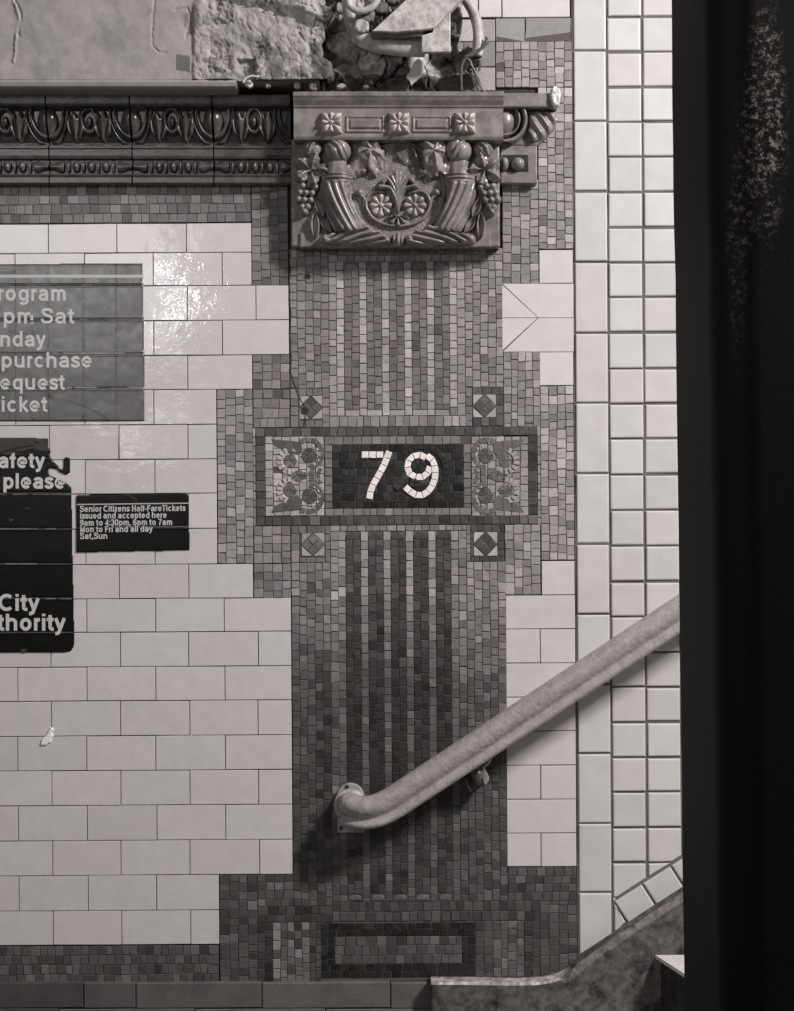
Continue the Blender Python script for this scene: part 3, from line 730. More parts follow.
def ball(cx, cy, r, hh, slit=0):
    def f(X, Y):
        q = 1 - ((X - cx) ** 2 + (Y - cy) ** 2) / r ** 2
        h = hh * np.sqrt(np.clip(q, 0, 1)) + .3
        if slit:
            d, t = dist_path([(cx - slit * .5 * r, cy - r * .7), (cx + slit * .1 * r, cy - .1 * r), (cx + .5 * r * slit, cy + r * .75)], X, Y)
            h = h + 1.6 * np.exp(-(d / 1.1) ** 2) - 1.6 * np.exp(-((d - 2.5) / 1.2) ** 2)
        return np.where(q > 0, h, 0)
    return f
both('fruit', (323, 134, 351, 164), .55, ball(337.5, 149.5, 13.4, 14, 1), DP + .010, dref=.065)
both('fruit', (302, 136, 323, 159), .55, ball(312.5, 148, 9.6, 10, -1), DP + .008, dref=.06)
def leaf(cx, cy, R, rot, hh, n=5, curl=1.0, sd_=1):
    def f(X, Y):
        dx, dy = X - cx, Y - cy; r = np.hypot(dx, dy); th = np.arctan2(dy, dx) - rot
        a = np.abs(np.cos(n / 2 * th)); a2 = np.abs(np.cos(n * 1.5 * th))
        L = R * (.68 + .24 * a + .11 * a2)
        q = r / L
        h = hh * (.45 + .55 * np.sin(np.clip(q, 0, 1) * 2.1)) * np.clip((1 - q) * 5 + .2, 0, 1) + 1.8 * a ** 8 * curl - 2.6 * (1 - a) + 4.5 * fbm(X * .12, Y * .12, 3, sd_)
        return np.where(q < 1, np.maximum(h, .5), 0)
    return f
def vine_leaf(P, cx, cy, hh, rot, seed, n=5):
    def f(X, Y):
        xx = X + 3.2 * fbm(X * .22, Y * .22, 2, seed); yy = Y + 3.2 * fbm(X * .22, Y * .22, 2, seed + 9)
        s = sdf(P, xx, yy) + 1.8; dx, dy = X - cx, Y - cy; r = np.hypot(dx, dy); a = np.abs(np.cos(n / 2 * (np.arctan2(dy, dx) - rot)))
        h = hh * rnd(s, 3.5) * (.55 + .45 * np.clip(1.2 - r / 26, 0, 1)) + 2.4 * a ** 10 * np.clip(s / 2, 0, 1) - 2.2 * (1 - a) * np.clip(r / 8, 0, 1) + 3.5 * fbm(X * .11, Y * .11, 2, seed)
        return np.where(s > 0, np.maximum(h, .8), 0)
    return f
hf('leaf', (340, 134, 390, 182), .5, vine_leaf([(359, 147), (364, 140), (375, 140.5), (384, 150), (383, 160), (377, 176), (369, 168), (362, 173), (351, 179), (343, 173), (347, 165), (358, 160)], 371, 151, 13, 1.7, 3), DP - .001, .055, M['terra'], cap, (1.2,) * 3)
hf('leaf', (388, 136, 428, 180), .5, vine_leaf([(391, 143), (408, 142), (424, 148), (426, 176), (418, 177), (406, 167), (395, 153)], 412, 146, 6, 1.2, 5), DP - .001, .05, M['terra'], cap, (.6,) * 3, 'drooping leaf with shade put into its tone')  # middle leaf lies in shade, painted with a lower tone
hf('leaf', (416, 132, 458, 182), .5, vine_leaf([(421, 143), (427, 138), (436, 136), (446, 146), (447, 159), (454, 168), (449, 177), (438, 174), (431, 179), (424, 174), (424, 160)], 434, 152, 14, 1.4, 8), DP - .001, .055, M['terra'], cap, (1.2,) * 3)
both('leaf', (296, 152, 329, 190), .55, leaf(311, 170, 18, 1.3, 10, 5, 2.2, 7), DP - .001)
# grapes
GR = [(303, 185), (309.5, 184.5), (316, 186.5), (300, 191.5), (306, 192), (312.5, 192.5), (298.5, 198), (304.5, 199), (311, 199.5), (302.5, 206), (307.5, 205.5), (304.5, 211)]
GR = [(x, y + 1) for x, y in GR]
def grapes(X, Y):
    H = np.zeros_like(X)
    for i, (gx, gy) in enumerate(GR):
        q = 1 - ((X - gx) ** 2 + (Y - gy) ** 2) / 4.0 ** 2
        H = np.maximum(H, np.where(q > 0, (6.5 + (i % 3)) * np.sqrt(np.clip(q, 0, 1)) + 1.5, 0))
    return H
both('grape_bunch', (293, 179, 322, 217), .5, grapes, DP - .001)
def pod(x0, y0, x1, y1, w, hh):
    def f(X, Y):
        d, t = dist_path([(x0, y0), (x1, y1)], X, Y); wv = w * np.sin(np.clip(t * .92 + .06, 0, 1) * math.pi) ** .7
        e = d / np.maximum(wv, .1)
        return np.where(e < 1, hh * (np.sqrt(np.clip(1 - e ** 2, 0, 1)) * .45 + .75 * np.exp(-((e - .72) / .2) ** 2)) + .5, 0)
    return f
both('pod', (311, 196, 328, 222), .5, pod(316, 199, 323.5, 217, 4.8, 7), DP - .001)
both('pod', (308, 212, 324, 241), .5, pod(315, 214, 315.5, 238.5, 5.2, 8), DP - .001)
both('pod', (318, 216, 336, 236), .5, pod(321.5, 219, 331, 232, 4.8, 7), DP - .001)
# acanthus leaves along the foot
AC = [(321, 243.5), (320, 237.5), (326, 233), (336, 231), (347, 226.5), (358, 221.5), (366, 223), (372, 226), (379, 229), (386, 233), (391, 236.5), (391, 243), (384, 246), (370, 245.5), (350, 245.5), (335, 245)]
def acan(X, Y):
    s = sdf(AC, X, Y); t = (X - 320) / 72
    edge = 3.2 * np.abs(np.sin(t * 19)) ** 1.5
    s2 = s - edge * np.clip((238 - Y) / 8, 0, 1)
    rib = np.abs(np.cos(((Y - 243) * .8 + (X - 320) * .36 + 3 * np.sin((X - 320) * .06)) * .6)) ** .6
    h = 12 * rnd(s2, 5) * (.45 + .55 * rib) + .5
    e = 1 - ((X - 325.5) ** 2 + (Y - 239.5) ** 2) / 5.6 ** 2
    h = np.where(s2 > 0, h, 0)
    e2 = 1 - ((X - 386) ** 2 + (Y - 239) ** 2) / 5 ** 2
    return np.maximum(np.maximum(h, np.where(e > 0, 13 * np.sqrt(np.clip(e, 0, 1)), 0)), np.where(e2 > 0, 12 * np.sqrt(np.clip(e2, 0, 1)), 0))
both('acanthus_leaf', (318, 219, 393, 248), .5, acan, DP + .0045)
hf('tie_knot', (390, 231, 406, 248), .5, lambda X, Y: np.where((1 - ((X - 398) / 7) ** 2 - ((Y - 239.5) / 7) ** 2) > 0, 10 * np.sqrt(np.clip(1 - ((X - 398) / 7) ** 2 - ((Y - 239.5) / 7) ** 2, 0, 1)) + 1.5 * np.cos((X - 398) * 1.5) + 1, 0), DP + .0045, .06, M['terra'], cap)
# palmette with two roses in the middle
def palm(X, Y):
    H = np.zeros_like(X)
    for s in (-1, 1):
        for P, wd in (([(398, 212), (398 + s * 1, 190), (398 + s * 1.5, 175)], 3.4), ([(398, 212), (398 + s * 3, 192), (398 + s * 10, 180), (398 + s * 15, 183)], 2.6), ([(398, 212), (398 + s * 3, 198), (398 + s * 8, 189), (398 + s * 18, 187.5)], 2.4), ([(398, 205), (398 + s * 2, 188), (398 + s * 6, 178)], 2.6)):
            d, t = dist_path(smooth_path(P, 6), X, Y); wv = wd * (.5 + .7 * t)
            H = np.maximum(H, np.where(d < wv, 8.5 * np.sqrt(np.clip(1 - (d / wv) ** 2, 0, 1)) + 2 * t + .5, 0))
    return H
hf('palmette', (378, 170, 418, 215), .45, palm, DP, .052, M['terra'], cap)
for cx in (381, 415): rosette(cx, 205.5, 12.2, DP, .052, 7, 'rose', 8, False, (1.75,) * 3)
def scr(X, Y):
    H = np.zeros_like(X)
    for P in ([(396, 226), (384, 224), (372, 217), (366, 205), (368, 196), (375, 191), (384, 192)], [(366, 204), (364, 198), (360, 195), (357, 193.5)]):
        d, t = dist_path(smooth_path(P, 6), X, Y); H = np.maximum(H, np.where(d < 2, 5 * np.sqrt(np.clip(1 - (d / 2) ** 2, 0, 1)) + 1, 0))
    e = 1 - ((X - 359.5) ** 2 + (Y - 192.5) ** 2) / 4.4 ** 2
    return np.maximum(H, np.where(e > 0, 8 * np.sqrt(np.clip(e, 0, 1)), 0))
both('scroll', (353, 186, 398, 230), .5, scr, DP)
def fan(X, Y):
    dx, dy = X - 398, Y - 216; r = np.hypot(dx, dy); th = np.arctan2(dx, dy)
    ok = (r < 12.5) & (dy > -1) & (np.abs(th) < 1.45)
    return np.where(ok, 6.5 * np.abs(np.cos(th * 4.2)) ** .7 * np.clip((12.5 - r) / 3, 0, 1) + 1.5, 0)
hf('shell', (384, 213, 412, 230), .45, fan, DP, .052, M['terra'], cap)

# ================================================================ plaster beam over the cornice
def beam_f(X, Y):
    h = 1.2 * fbm(X * .03, Y * .03, 4, 11)
    # hairline cracks and blisters
    for P, a, w in (([(12, -10), (19, 20), (16, 40), (14, 62)], 1.6, 1.0), ([(15, 0), (21, 12), (18, 30), (20, 36)], -1.5, 1.2), ([(155, 0), (152, 28), (153, 46), (158, 52), (166, 53)], -1.2, .7), ([(176, 10), (188, 8), (190, 20), (186, 38)], -1.2, .9)):
        d, t = dist_path(P, X + 2 * fbm(X * .2, Y * .2, 3, 2), Y); h = h + a * np.exp(-(d / w) ** 2)
    rough = np.clip((X - 192) / 3, 0, 1)
    f1, f2, cv, qx, qy = voronoi((X + 14 * fbm(X * .05, Y * .05, 3, 43)) * .07, (Y + 14 * fbm(X * .05, Y * .05, 3, 44)) * .07, 6)
    h = h + rough * (2.2 + 3.0 * fbm(X * .085, Y * .085, 6, 9) - 1.1 * np.exp(-((f2 - f1) / .06) ** 2) * np.clip((vnoise(X * .045, Y * .045, 8) - .5) * 5, 0, 1))
    f1, f2, cv, qx, qy = voronoi((X + 6 * fbm(X * .1, Y * .1, 3, 41)) * .2, (Y + 6 * fbm(X * .1, Y * .1, 3, 42)) * .26, 16)
    pit = vnoise(X * .05, Y * .06, 18)
    h = h - rough * np.clip((pit - .48) * 6, 0, 1) * (2.4 * cv + 1.0 * np.exp(-((f2 - f1) / .1) ** 2))
    # pocket knocked out at the lower edge
    s = sdf([(237, 60), (255, 58), (257, 81), (235, 81)], X + fbm(X * .2, Y * .2, 2, 1) * 3, Y); h = h - 7 * np.clip(s / 1.5, 0, 1)
    return np.where(X < 327 + 14 * fbm(Y * .06, Y * .0 + 3, 4, 6), h + 12, 0)
DB = .118
def beam_tone(X, Y):
    t = 1 + .10 * fbm(X * .02, Y * .02, 3, 4)
    s = sdf([(176, 54), (190, 56), (190, 72), (176, 70)], X, Y); t = np.where(s > 0, .45, t)
    s = sdf([(182, 14), (192, 10), (193, 36), (184, 34)], X + fbm(X * .2, Y * .2, 2, 1) * 4, Y); t = np.where(s > 0, .72, t)
    st = fbm(X * .035, Y * .05, 4, 21); t = np.where(X > 194, t * np.where(st > .18, .62, 1.0), t)
    s = sdf([(308, 44), (335, 38), (336, 79), (312, 79)], X + fbm(X * .2, Y * .2, 3, 3) * 5, Y); t = np.where(s > 0, .35, t)
    s = sdf([(200, -6), (250, -4), (300, 7), (345, 27), (348, 39), (318, 29), (280, 15), (240, 6)], X + fbm(X * .2, Y * .2, 3, 3) * 5, Y + fbm(X * .1, Y * .3, 3, 7) * 6); t = np.where(s > 0, .3, t)
    return np.clip(t, .1, 1.3)
mb = MB(); hf('x', (-60, -60, 338, 79.5), 1.0, beam_f, DB - .026, DB, None, None, G, None, beam_tone, mb)
core = [(-60, -60), (318, -60), (322, 10), (317, 30), (323, 50), (316, 66), (319, 79.3), (-60, 79.3)]
poly_prism(mb, core, 0, DB - .012, tone_of(.8), 0, DB)
lip = [(79, DB - .004), (80, DB + .002), (83, DB + .005), (86.5, DB + .003), (88, DB - .004), (88.3, DB - .012)]
extrude_profile(mb, -60, 236, [(y, d) for y, d in lip], DB, tone_of(.85))
o = mb.build('trim_3', M['plaster']); tag(o, kind='structure')
# ragged rubble of broken facing behind the pipes
def rub(X, Y):
    a = .055; xx = X + 13 * fbm(X * .06, Y * .06, 4, 2); yy = Y + 13 * fbm(X * .06, Y * .06, 4, 9)
    f1, f2, cv, qx, qy = voronoi(xx * .042, yy * .05, 31)
    gap = np.clip((f2 - f1) / .06, 0, 1)
    h = 6 + gap * (5 + 17 * cv) + 2 * (cv - .5) * (xx * .042 - qx) * 22 + 1.5 * fbm(X * .2, Y * .2, 4, 3)
    edge = np.where(Y < 48, 474, 494) + 6 * fbm(X * .1, Y * .1, 2, 5)
    hole = np.exp(-(((X - 437) / 14) ** 2 + ((Y - 62) / 9) ** 2)) + np.exp(-(((X - 360) / 16) ** 2 + ((Y - 66) / 7) ** 2))
    h = h * (1 - .8 * np.clip(hole, 0, 1))
    low = np.clip((88 - Y) / 10, 0, 1); h = h * (.35 + .65 * low) + (1 - low) * 3 * (vnoise(X * .3, Y * .3, 8))
    return np.where((X < edge - 14) & (Y < 91.5), np.maximum(h, .4), 0)
def rub_t(X, Y):
    xx = X + 13 * fbm(X * .06, Y * .06, 4, 2); yy = Y + 13 * fbm(X * .06, Y * .06, 4, 9)
    f1, f2, cv, qx, qy = voronoi(xx * .042, yy * .05, 31)
    t = .5 + 1.1 * ((cv * 7.3) % 1.0); t = np.where(Y > 76 + 5 * fbm(X * .1, Y * .1, 2, 4), .3, t); return t * np.where(f2 - f1 < .05, .55, 1)
o = hf('trim_4', (322, -60, 492, 92), .9, rub, .03, .06, M['rubble'], None, G, None, rub_t); tag(o, kind='structure')
rnd_ = random.Random(5)
def chunk(px, py, r, d, tone, nm='plaster_fragment', label=None, sy=1.0, mt='rubble'):
    m = MB(); n = 9; P = [(px + r * (.75 + .4 * rnd_.random()) * math.cos(2 * math.pi * k / n), py + sy * r * (.7 + .4 * rnd_.random()) * math.sin(2 * math.pi * k / n)) for k in range(n)]
    poly_prism(m, P, d - r * S * .9, d + r * S * .35, tone_of(tone), r * S * .3, d)
    o = m.build(nm, M[mt]); tag(o, label, 'rubble', 'loose fragments on the cornice'); return o
chunk(249, 83.5, 4.2, .112, 1.5, label='loose plaster fragment on the cornice below the knocked-out pocket, nearest the pale wire')
chunk(297, 86, 4.0, .10, 1.3, label='small loose fragment above the joint between cornice and capital')
chunk(313, 86.5, 4.4, .10, 1.7, label='palest small round fragment on top of the capital, near its left end')
chunk(268, 85.5, 3.0, .108, .9, label='tiny dark fragment on the cornice right of the pale wire')
chunk(341, 86, 4.6, .09, 1.0, label='flat grey fragment on top of the capital left of the hanging flake', sy=.6)
chunk(366, 87, 3.2, .09, .7, label='tiny dark fragment on the capital beneath the bent pipe', sy=.7)
m = MB(); P = [(418, 59), (424, 62), (423.5, 70), (421, 77), (414, 83), (411, 86), (409.5, 81), (406, 78), (409, 72), (412.5, 68), (413, 63)]
poly_prism(m, P, .088, .093, G, .0015, .09); o = m.build('paint_flake', M['white']); tag(o, 'white curling paint flake hanging above the middle of the capital', 'paint flake')
m = MB(); tube(m, [W(x, y, .128) for x, y in smooth_path([(243, 83), (246, 78.5), (252, 76), (259, 77)], 5)], .0022, 8); o = m.build('wire_loop', M['white']); tag(o, 'short white curved wire poking out of the plaster beam edge', 'wire')
m = MB(); poly_prism(m, [(243, 66), (254, 64), (256, 78), (247, 80)], .09, .108, tone_of(.9), .003, .11); o = m.build('plaster_lump', M['rubble']); tag(o, 'rough plaster lump in the pocket of the beam above the white wire', 'rubble')

# ================================================================ pipes, sheet metal and wires
m = MB(); DPp = .13
pth = smooth_path([(352, -22), (350, -10), (349, 2), (350, 14), (352.5, 27), (359, 37), (370, 43), (384, 46), (400, 48), (425, 49)], 6)
tube(m, [W(x, y, .115) for x, y in pth], [.0155 + .0018 * (i > 26) for i in range(len(pth))], 18)
o = m.build('bent_pipe', M['pipe']); tag(o, 'thick pale pipe bending down and right behind the sheet metal plate', 'pipe')
m = MB(); pth = smooth_path([(381, -14), (378, -2), (371, 8), (360, 11), (350, 6), (347, -6)], 5); tube(m, [W(x, y, .15) for x, y in pth], .0075, 14)
o = m.build('thin_pipe_loop', M['pipe']); tag(o, 'thinner pipe loop crossing the bent pipe at the top edge of the photo', 'pipe')
m = MB(); pth = smooth_path([(448, -24), (458, -10), (467, 1), (474, 14), (478, 30), (478, 47), (477, 56)], 6); tube(m, [W(x, y, .10) for x, y in pth], .0115, 16)
o = m.build('conduit', M['pipe']); tag(o, 'slim pale conduit curving down beside the sheet metal plate', 'conduit')
mt = thing('metal_hanger', W(440, 50, .1), 'pale pitted sheet metal hanger with slanting arm above the capital', 'bracket')
m = MB(); poly_prism(m, [(421.5, 33), (432, 28), (450.5, 10), (450.5, 52), (421.5, 52)], .137, .150, tone_of(1.05), .002, .15); m.build('plate', M['sheet'], mt)
m = MB(); poly_prism(m, [(372, 32), (424, -16), (480, -22), (463, -2), (434, 29), (421, 31), (396, 33)], .137, .162, tone_of(1.1), .002, .155)
m.build('arm', M['sheet'], mt)
m = MB(); poly_prism(m, [(370, 32), (421, 31), (434, 29), (434, 33), (421, 36.5), (372, 37)], .137, .150, tone_of(.25), .002, .15); m.build('flange', M['sheet'], mt, 'dark folded lower edge')
for k, (x, y) in enumerate(((368, 17), (380, 8), (392, -3), (362, 26))):
    chunk(x, y, 8.5, .135, (.5, .35, .45, 1.4)[k], 'rust_clump', ('dark rust clump between the thick pipe and the slanting arm', 'largest dark rust clump lying along the slanting arm', 'dark rust clump at the top edge beside the slanting arm', 'pale chipped clump in the elbow of the thick pipe')[k], .9)
m = MB(); tube(m, [W(x, y, .113 - .016 * max(0, (y - 60) / 32)) for x, y in smooth_path([(486, 37), (488, 42), (480, 49), (469, 55), (463, 62), (461, 72), (461.5, 92.6)], 6)], .0032, 8)
o = m.build('wire', M['wire']); tag(o, 'stiff grey wire looping off the conduit and hanging left of its twin', 'wire')
m = MB(); tube(m, [W(x, y, .113 - .016 * max(0, (y - 60) / 32)) for x, y in smooth_path([(466, 58), (470, 61), (473, 68), (478, 78), (481, 86), (485, 92.6)], 6)], .0026, 8)
tube(m, [W(x, y, .115 - .016 * max(0, (y - 60) / 32)) for x, y in smooth_path([(470, 63), (475, 72), (477, 80), (484, 92.6)], 6)], .0022, 8)
tube(m, [W(x, y, .114) for x, y in smooth_path([(464, 57), (474, 54), (484, 46), (487, 40)], 6)], .0035, 8)
o = m.build('twisted_wire', M['wire']); tag(o, 'dark twisted wire end dangling beside the conduit, right of the stiff wire', 'wire')

# ================================================================ stuck-on signs and their lettering
def stroke_font():
    """a plain grotesque drawn with one pen width; units of the capital height: {char: (advance, [polylines])}"""
    w = .175; h = w / 2; xh = .745; T_ = xh - h; cy = xh / 2; ry = xh / 2 - h
    def arc(cx, cy_, rx, ry_, a0, a1, n=14): return [(cx + rx * math.cos(math.radians(a0 + (a1 - a0) * k / n)), cy_ + ry_ * math.sin(math.radians(a0 + (a1 - a0) * k / n))) for k in range(n + 1)]
    rx = .205; x0 = .06 + h; bx = x0 + rx; x1 = x0 + 2 * rx; aw = x1 + h + .06
    bowl = arc(bx, cy, rx, ry, 0, 360, 22); g = {}
    g['o'] = (aw, [bowl]); g['d'] = (aw, [bowl, [(x1, 0), (x1, 1)]]); g['p'] = (aw, [bowl, [(x0, -.25), (x0, xh)]]); g['q'] = (aw, [bowl, [(x1, -.25), (x1, xh)]])
    g['g'] = (aw, [bowl, [(x1, xh), (x1, 0)] + arc(bx, -.02, rx, .16, 0, -150, 9)])
    g['c'] = (aw - .04, [arc(bx, cy, rx, ry, 42, 318, 16)]); g['e'] = (aw, [[(x0 + .02, cy - .01), (x1 - .01, cy - .01)] + arc(bx, cy, rx, ry, 0, 318, 18)])
    g['a'] = (aw - .01, [[(x0 + .01, .53)] + arc(bx - .01, T_ - .15, rx - .02, .15, 165, 0, 9) + [(x1 - .03, 0)], [(x1 - .03, .44), (bx, .40)] + arc(bx - .02, .235, rx - .01, .15, 110, 300, 10) + [(x1 - .03, .22)]])
    arch = lambda a, b: [(a, 0)] + [(a, cy)] + arc((a + b) / 2, T_ - .17, (b - a) / 2, .17, 180, 0, 10) + [(b, 0)]
    nx = x1 - .01
    g['n'] = (aw, [arch(x0, nx), [(x0, 0), (x0, xh)]]); g['h'] = (aw, [arch(x0, nx), [(x0, 0), (x0, 1)]]); g['u'] = (aw, [[(x0, xh)] + arc((x0 + nx) / 2, h + .17, (nx - x0) / 2, .17, 180, 360, 10) + [(nx, xh)], [(nx, 0), (nx, xh)]])
    m1 = x0 + .32; m2 = x0 + .64; g['m'] = (m2 + h + .06, [arch(x0, m1), arch(m1, m2), [(x0, 0), (x0, xh)]])
    g['r'] = (.40, [[(x0, 0), (x0, xh)], [(x0, .40)] + arc(x0 + .22, T_ - .17, .22, .17, 180, 92, 6)])
    g['i'] = (.30, [[(x0, 0), (x0, xh)], [(x0, .85), (x0, 1.0)]]); g['l'] = (.30, [[(x0, 0), (x0, 1)]])
    g['k'] = (.56, [[(x0, 0), (x0, 1)], [(x0, .30), (.50, xh - .01)], [(.25, .42), (.52, 0)]])
    g['f'] = (.36, [[(.17, 0), (.17, .80)] + arc(.30, .80, .13, .20 - h, 180, 95, 5), [(.0, T_), (.34, T_)]]); g['t'] = (.38, [[(.17, .93), (.17, .2)] + arc(.30, .2, .13, .2 - h, 180, 270, 5) + [(.35, h)], [(.0, T_), (.34, T_)]])
    g['s'] = (.54, [arc(.27, T_ - .145, .16, .145, 30, 180, 8) + [(.15, .48), (.27, .40), (.39, .33)][:0] + arc(.27, h + .145, .175, .15, 75, -155, 10)]); g['s'] = (.54, [smooth_path([(.455, .53), (.40, .63), (.27, T_), (.14, .60), (.12, .50), (.20, .42), (.35, .35), (.44, .27), (.42, .15), (.28, h), (.14, .12), (.07, .22)], 4)])
    g['S'] = (.68, [smooth_path([(.58, .70), (.53, .85), (.35, 1 - h), (.17, .87), (.13, .73), (.22, .60), (.40, .50), (.55, .40), (.58, .26), (.50, .13), (.34, h), (.16, .13), (.08, .30)], 4)])
    g['C'] = (.76, [arc(.40, .5, .32, .5 - h, 48, 312, 20)]); g['y'] = (.56, [[(.07, xh), (.29, .06)], [(.50, xh), (.27, .02), (.22, -.12), (.14, -.165), (.05, -.16)]])
    g['A'] = (.74, [[(.06, 0), (.37, 1)], [(.68, 0), (.37, 1)], [(.17, .28), (.57, .28)]]); g['z'] = (.50, [[(.05, T_), (.44, T_)], [(.40, T_ - .03), (.09, h + .03)], [(.05, h), (.46, h)]])
    g['H'] = (.74, [[(.15, 0), (.15, 1)], [(.59, 0), (.59, 1)], [(.15, .52), (.59, .52)]]); g['F'] = (.62, [[(.15, 0), (.15, 1)], [(.1, 1 - h), (.58, 1 - h)], [(.15, .50), (.53, .50)]])
    g['T'] = (.62, [[(.31, 0), (.31, 1)], [(.02, 1 - h), (.60, 1 - h)]]); g['M'] = (.86, [[(.15, 0), (.15, 1)], [(.71, 0), (.71, 1)], [(.17, .95), (.43, .06)], [(.69, .95), (.43, .06)]])
    g['-'] = (.34, [[(.04, .38), (.30, .38)]]); g[':'] = (.28, [[(.14, 0), (.14, .17)], [(.14, .56), (.14, .73)]]); g[','] = (.28, [[(.14, .17), (.14, 0), (.08, -.15)]])
    g['0'] = (.60, [arc(.30, .5, .20, .5 - h, 0, 360, 22)]); g['6'] = (.60, [arc(.30, .32, .20, .32 - h, 0, 360, 20), smooth_path([(.10, .36), (.13, .70), (.27, .905), (.44, .86), (.49, .77)], 4)])
    g['9'] = (.60, [arc(.30, .68, .20, .32 - h, 0, 360, 20), smooth_path([(.50, .64), (.47, .30), (.33, .095), (.16, .14), (.11, .23)], 4)])
    g['4'] = (.60, [[(.41, 0), (.41, .98)], [(.40, .93), (.08, .30)], [(.04, .26), (.56, .26)]]); g['7'] = (.60, [[(.05, 1 - h), (.55, 1 - h)], [(.50, 1 - h), (.32, .55), (.22, 0)]])
    g['3'] = (.60, [smooth_path([(.10, .74), (.16, .88), (.30, .915), (.44, .85), (.45, .68), (.36, .55), (.28, .53)], 4), smooth_path([(.28, .53), (.42, .48), (.50, .30), (.42, .13), (.28, .085), (.13, .14), (.08, .28)], 4)])
    return g, w
GL, PEN = stroke_font()
def lettering(name, parent, s, baseline, cap, right, left_of=None, vis=None, d=.0096, slope=0.0, pen=1.0):
    """one printed line. 'vis' is the tail of the string that runs from left_of to right"""
    sc = cap
    def adv(t): return sum(GL[c][0] if c in GL else .28 for c in t) * sc
    v = vis or s; wx = (right - left_of) / adv(v) if left_of is not None else 1.0
    lay = 0; x = right - adv(s) * wx; m = MB(); hw = PEN * pen * sc / 2
    for c in s:
        if c == ' ': x += .28 * sc * wx; continue
        a, paths = GL[c]
        for P in paths:
            lay = (lay + 1) % 4; dz = d + lay * .0003
            Q = [np.array((x + p[0] * sc * wx, baseline - p[1] * sc - slope * (x - right)), float) for p in P]; n = len(Q)
            closed = np.hypot(*(Q[0] - Q[-1])) < .02
            L_, R_ = [], []
            for i in range(n):
                a0 = Q[i - 1] if i > 0 else (Q[-2] if closed else None); a1 = Q[i + 1] if i < n - 1 else (Q[1] if closed else None)
                e = []
                if a0 is not None and np.hypot(*(Q[i] - a0)) > 1e-6: e.append((Q[i] - a0) / np.hypot(*(Q[i] - a0)))
                if a1 is not None and np.hypot(*(a1 - Q[i])) > 1e-6: e.append((a1 - Q[i]) / np.hypot(*(a1 - Q[i])))
                t = sum(e); t = t / (np.hypot(*t) + 1e-9); k = 1 / max(.6, float(t @ e[0])); nv = np.array([-t[1], t[0]]) * hw * k
                L_.append(Q[i] + nv); R_.append(Q[i] - nv)
            for i in range(n - 1):
                q = [L_[i], L_[i + 1], R_[i + 1], R_[i]]
                m.add([W(p[0], p[1], dz) for p in q], [(0, 1, 2, 3)])
        x += a * sc * wx
    return m.build(name, M['white'], parent)
def decal(name, box, poly, mt, parent, tone=G, label=None, base=.0080, wob=.35, lines=(), vl=(), tonef=None):
    def f(X, Y):
        s = sdf(poly, X, Y); h = .35 + wob * .5 * (fbm(X * .04, Y * .04, 3, 5) + .5)
        for y in lines: h = h - .35 * np.exp(-((Y - y) / .8) ** 2) + .2 * np.exp(-((Y - y - 1.6) / .8) ** 2)
        for x in vl: h = h - .2 * np.exp(-((X - x) / .7) ** 2)
        return np.where(s > 0, np.maximum(h, .05), 0)
    return hf(name, box, .7, f, base, .0066, mt, parent, tone, label, tonef)
s1 = thing('fare_notice', W(70, 420), 'large worn grey notice reading program, Sat, purchase, request, ticket, upper left on white tiles', 'notice')
def t1(X, Y):
    t = np.ones_like(X); sp = vnoise(X * .45, Y * .45, 3) * vnoise(X * .09, Y * .09, 5); t = np.where(sp > .66, .25, t)
    d, q = dist_path([(70, 401), (84, 406), (97, 412), (110, 421)], X, Y); t = np.where(d < .9, .15, t)
    d, q = dist_path([(-30, 270), (8, 273), (14, 271)], X, Y); t = np.where(d < 1.8, .15, t)
    for y0, a, b in ((284.5, 12, 27), (284.5, 50, 82), (284.5, 92, 144), (319.4, -30, 80), (319.4, 88, 108), (388, 70, 110)):
        t = np.where((np.abs(Y - y0) < .9 + .5 * fbm(X * .1, Y, 2, 2)) & (X > a) & (X < b), .15, t)
    for y0, a, b in ((353.3, 52, 144), (387.6, 66, 144)): t = np.where((np.abs(Y - y0 + .8) < .8) & (X > a) & (X < b) & (vnoise(X * .15, Y * .1, 9) > .3), 4.0, t)
    t = np.where(Y < 267, .3, t)
    return t
decal('sheet', (-70, 263.5, 144.5, 421), [(-70, 264.5), (0, 264.5), (142, 263.8), (143.6, 340), (145, 420.5), (-70, 421)], M['greydecal'], s1, lines=(284.8, 319.4, 353.8, 388), vl=(15, 84, 117, 48), tonef=t1, wob=.9)
m = MB(); slab(m, -70, 274.7, 143, 277.8, .0088, .0096, (.85,) * 3, W); m.build('white_rule', M['white'], s1)
for s, vis, bl, l, r in (('program', 'rogram', 300.8, -3, 67), ('3 pm Sat'[2:], 'pm Sat', 323.6, 2.3, 75), ('Sunday', 'nday', 346.6, -1, 45.8), ('purchase', 'purchase', 367.6, .5, 93), ('request', 'equest', 389.8, -1, 65.3), ('ticket', 'icket', 411.9, .5, 48)):
    lettering('lettering', s1, s, bl, 15.6, r, l, vis)
s2 = thing('safety_sign', W(30, 652), 'tall black notice with torn top reading safety, please, City, authority, at the left edge', 'sign')
P2 = [(-70, 437.5), (47.8, 438.5), (48.2, 448), (50.5, 450), (49, 454), (51, 459), (56, 464.5), (60, 469), (63, 471.5), (64, 466), (64, 460), (66, 457.5), (69.4, 458.5), (69.4, 472), (66.5, 474.5), (61, 472), (58, 469), (49, 467.5), (48, 471), (50, 476), (55, 478), (64, 482), (68, 485), (71.3, 488), (71.8, 540), (73.3, 600), (73.9, 642), (73.2, 647), (70, 651), (66, 651.8), (-70, 652)]
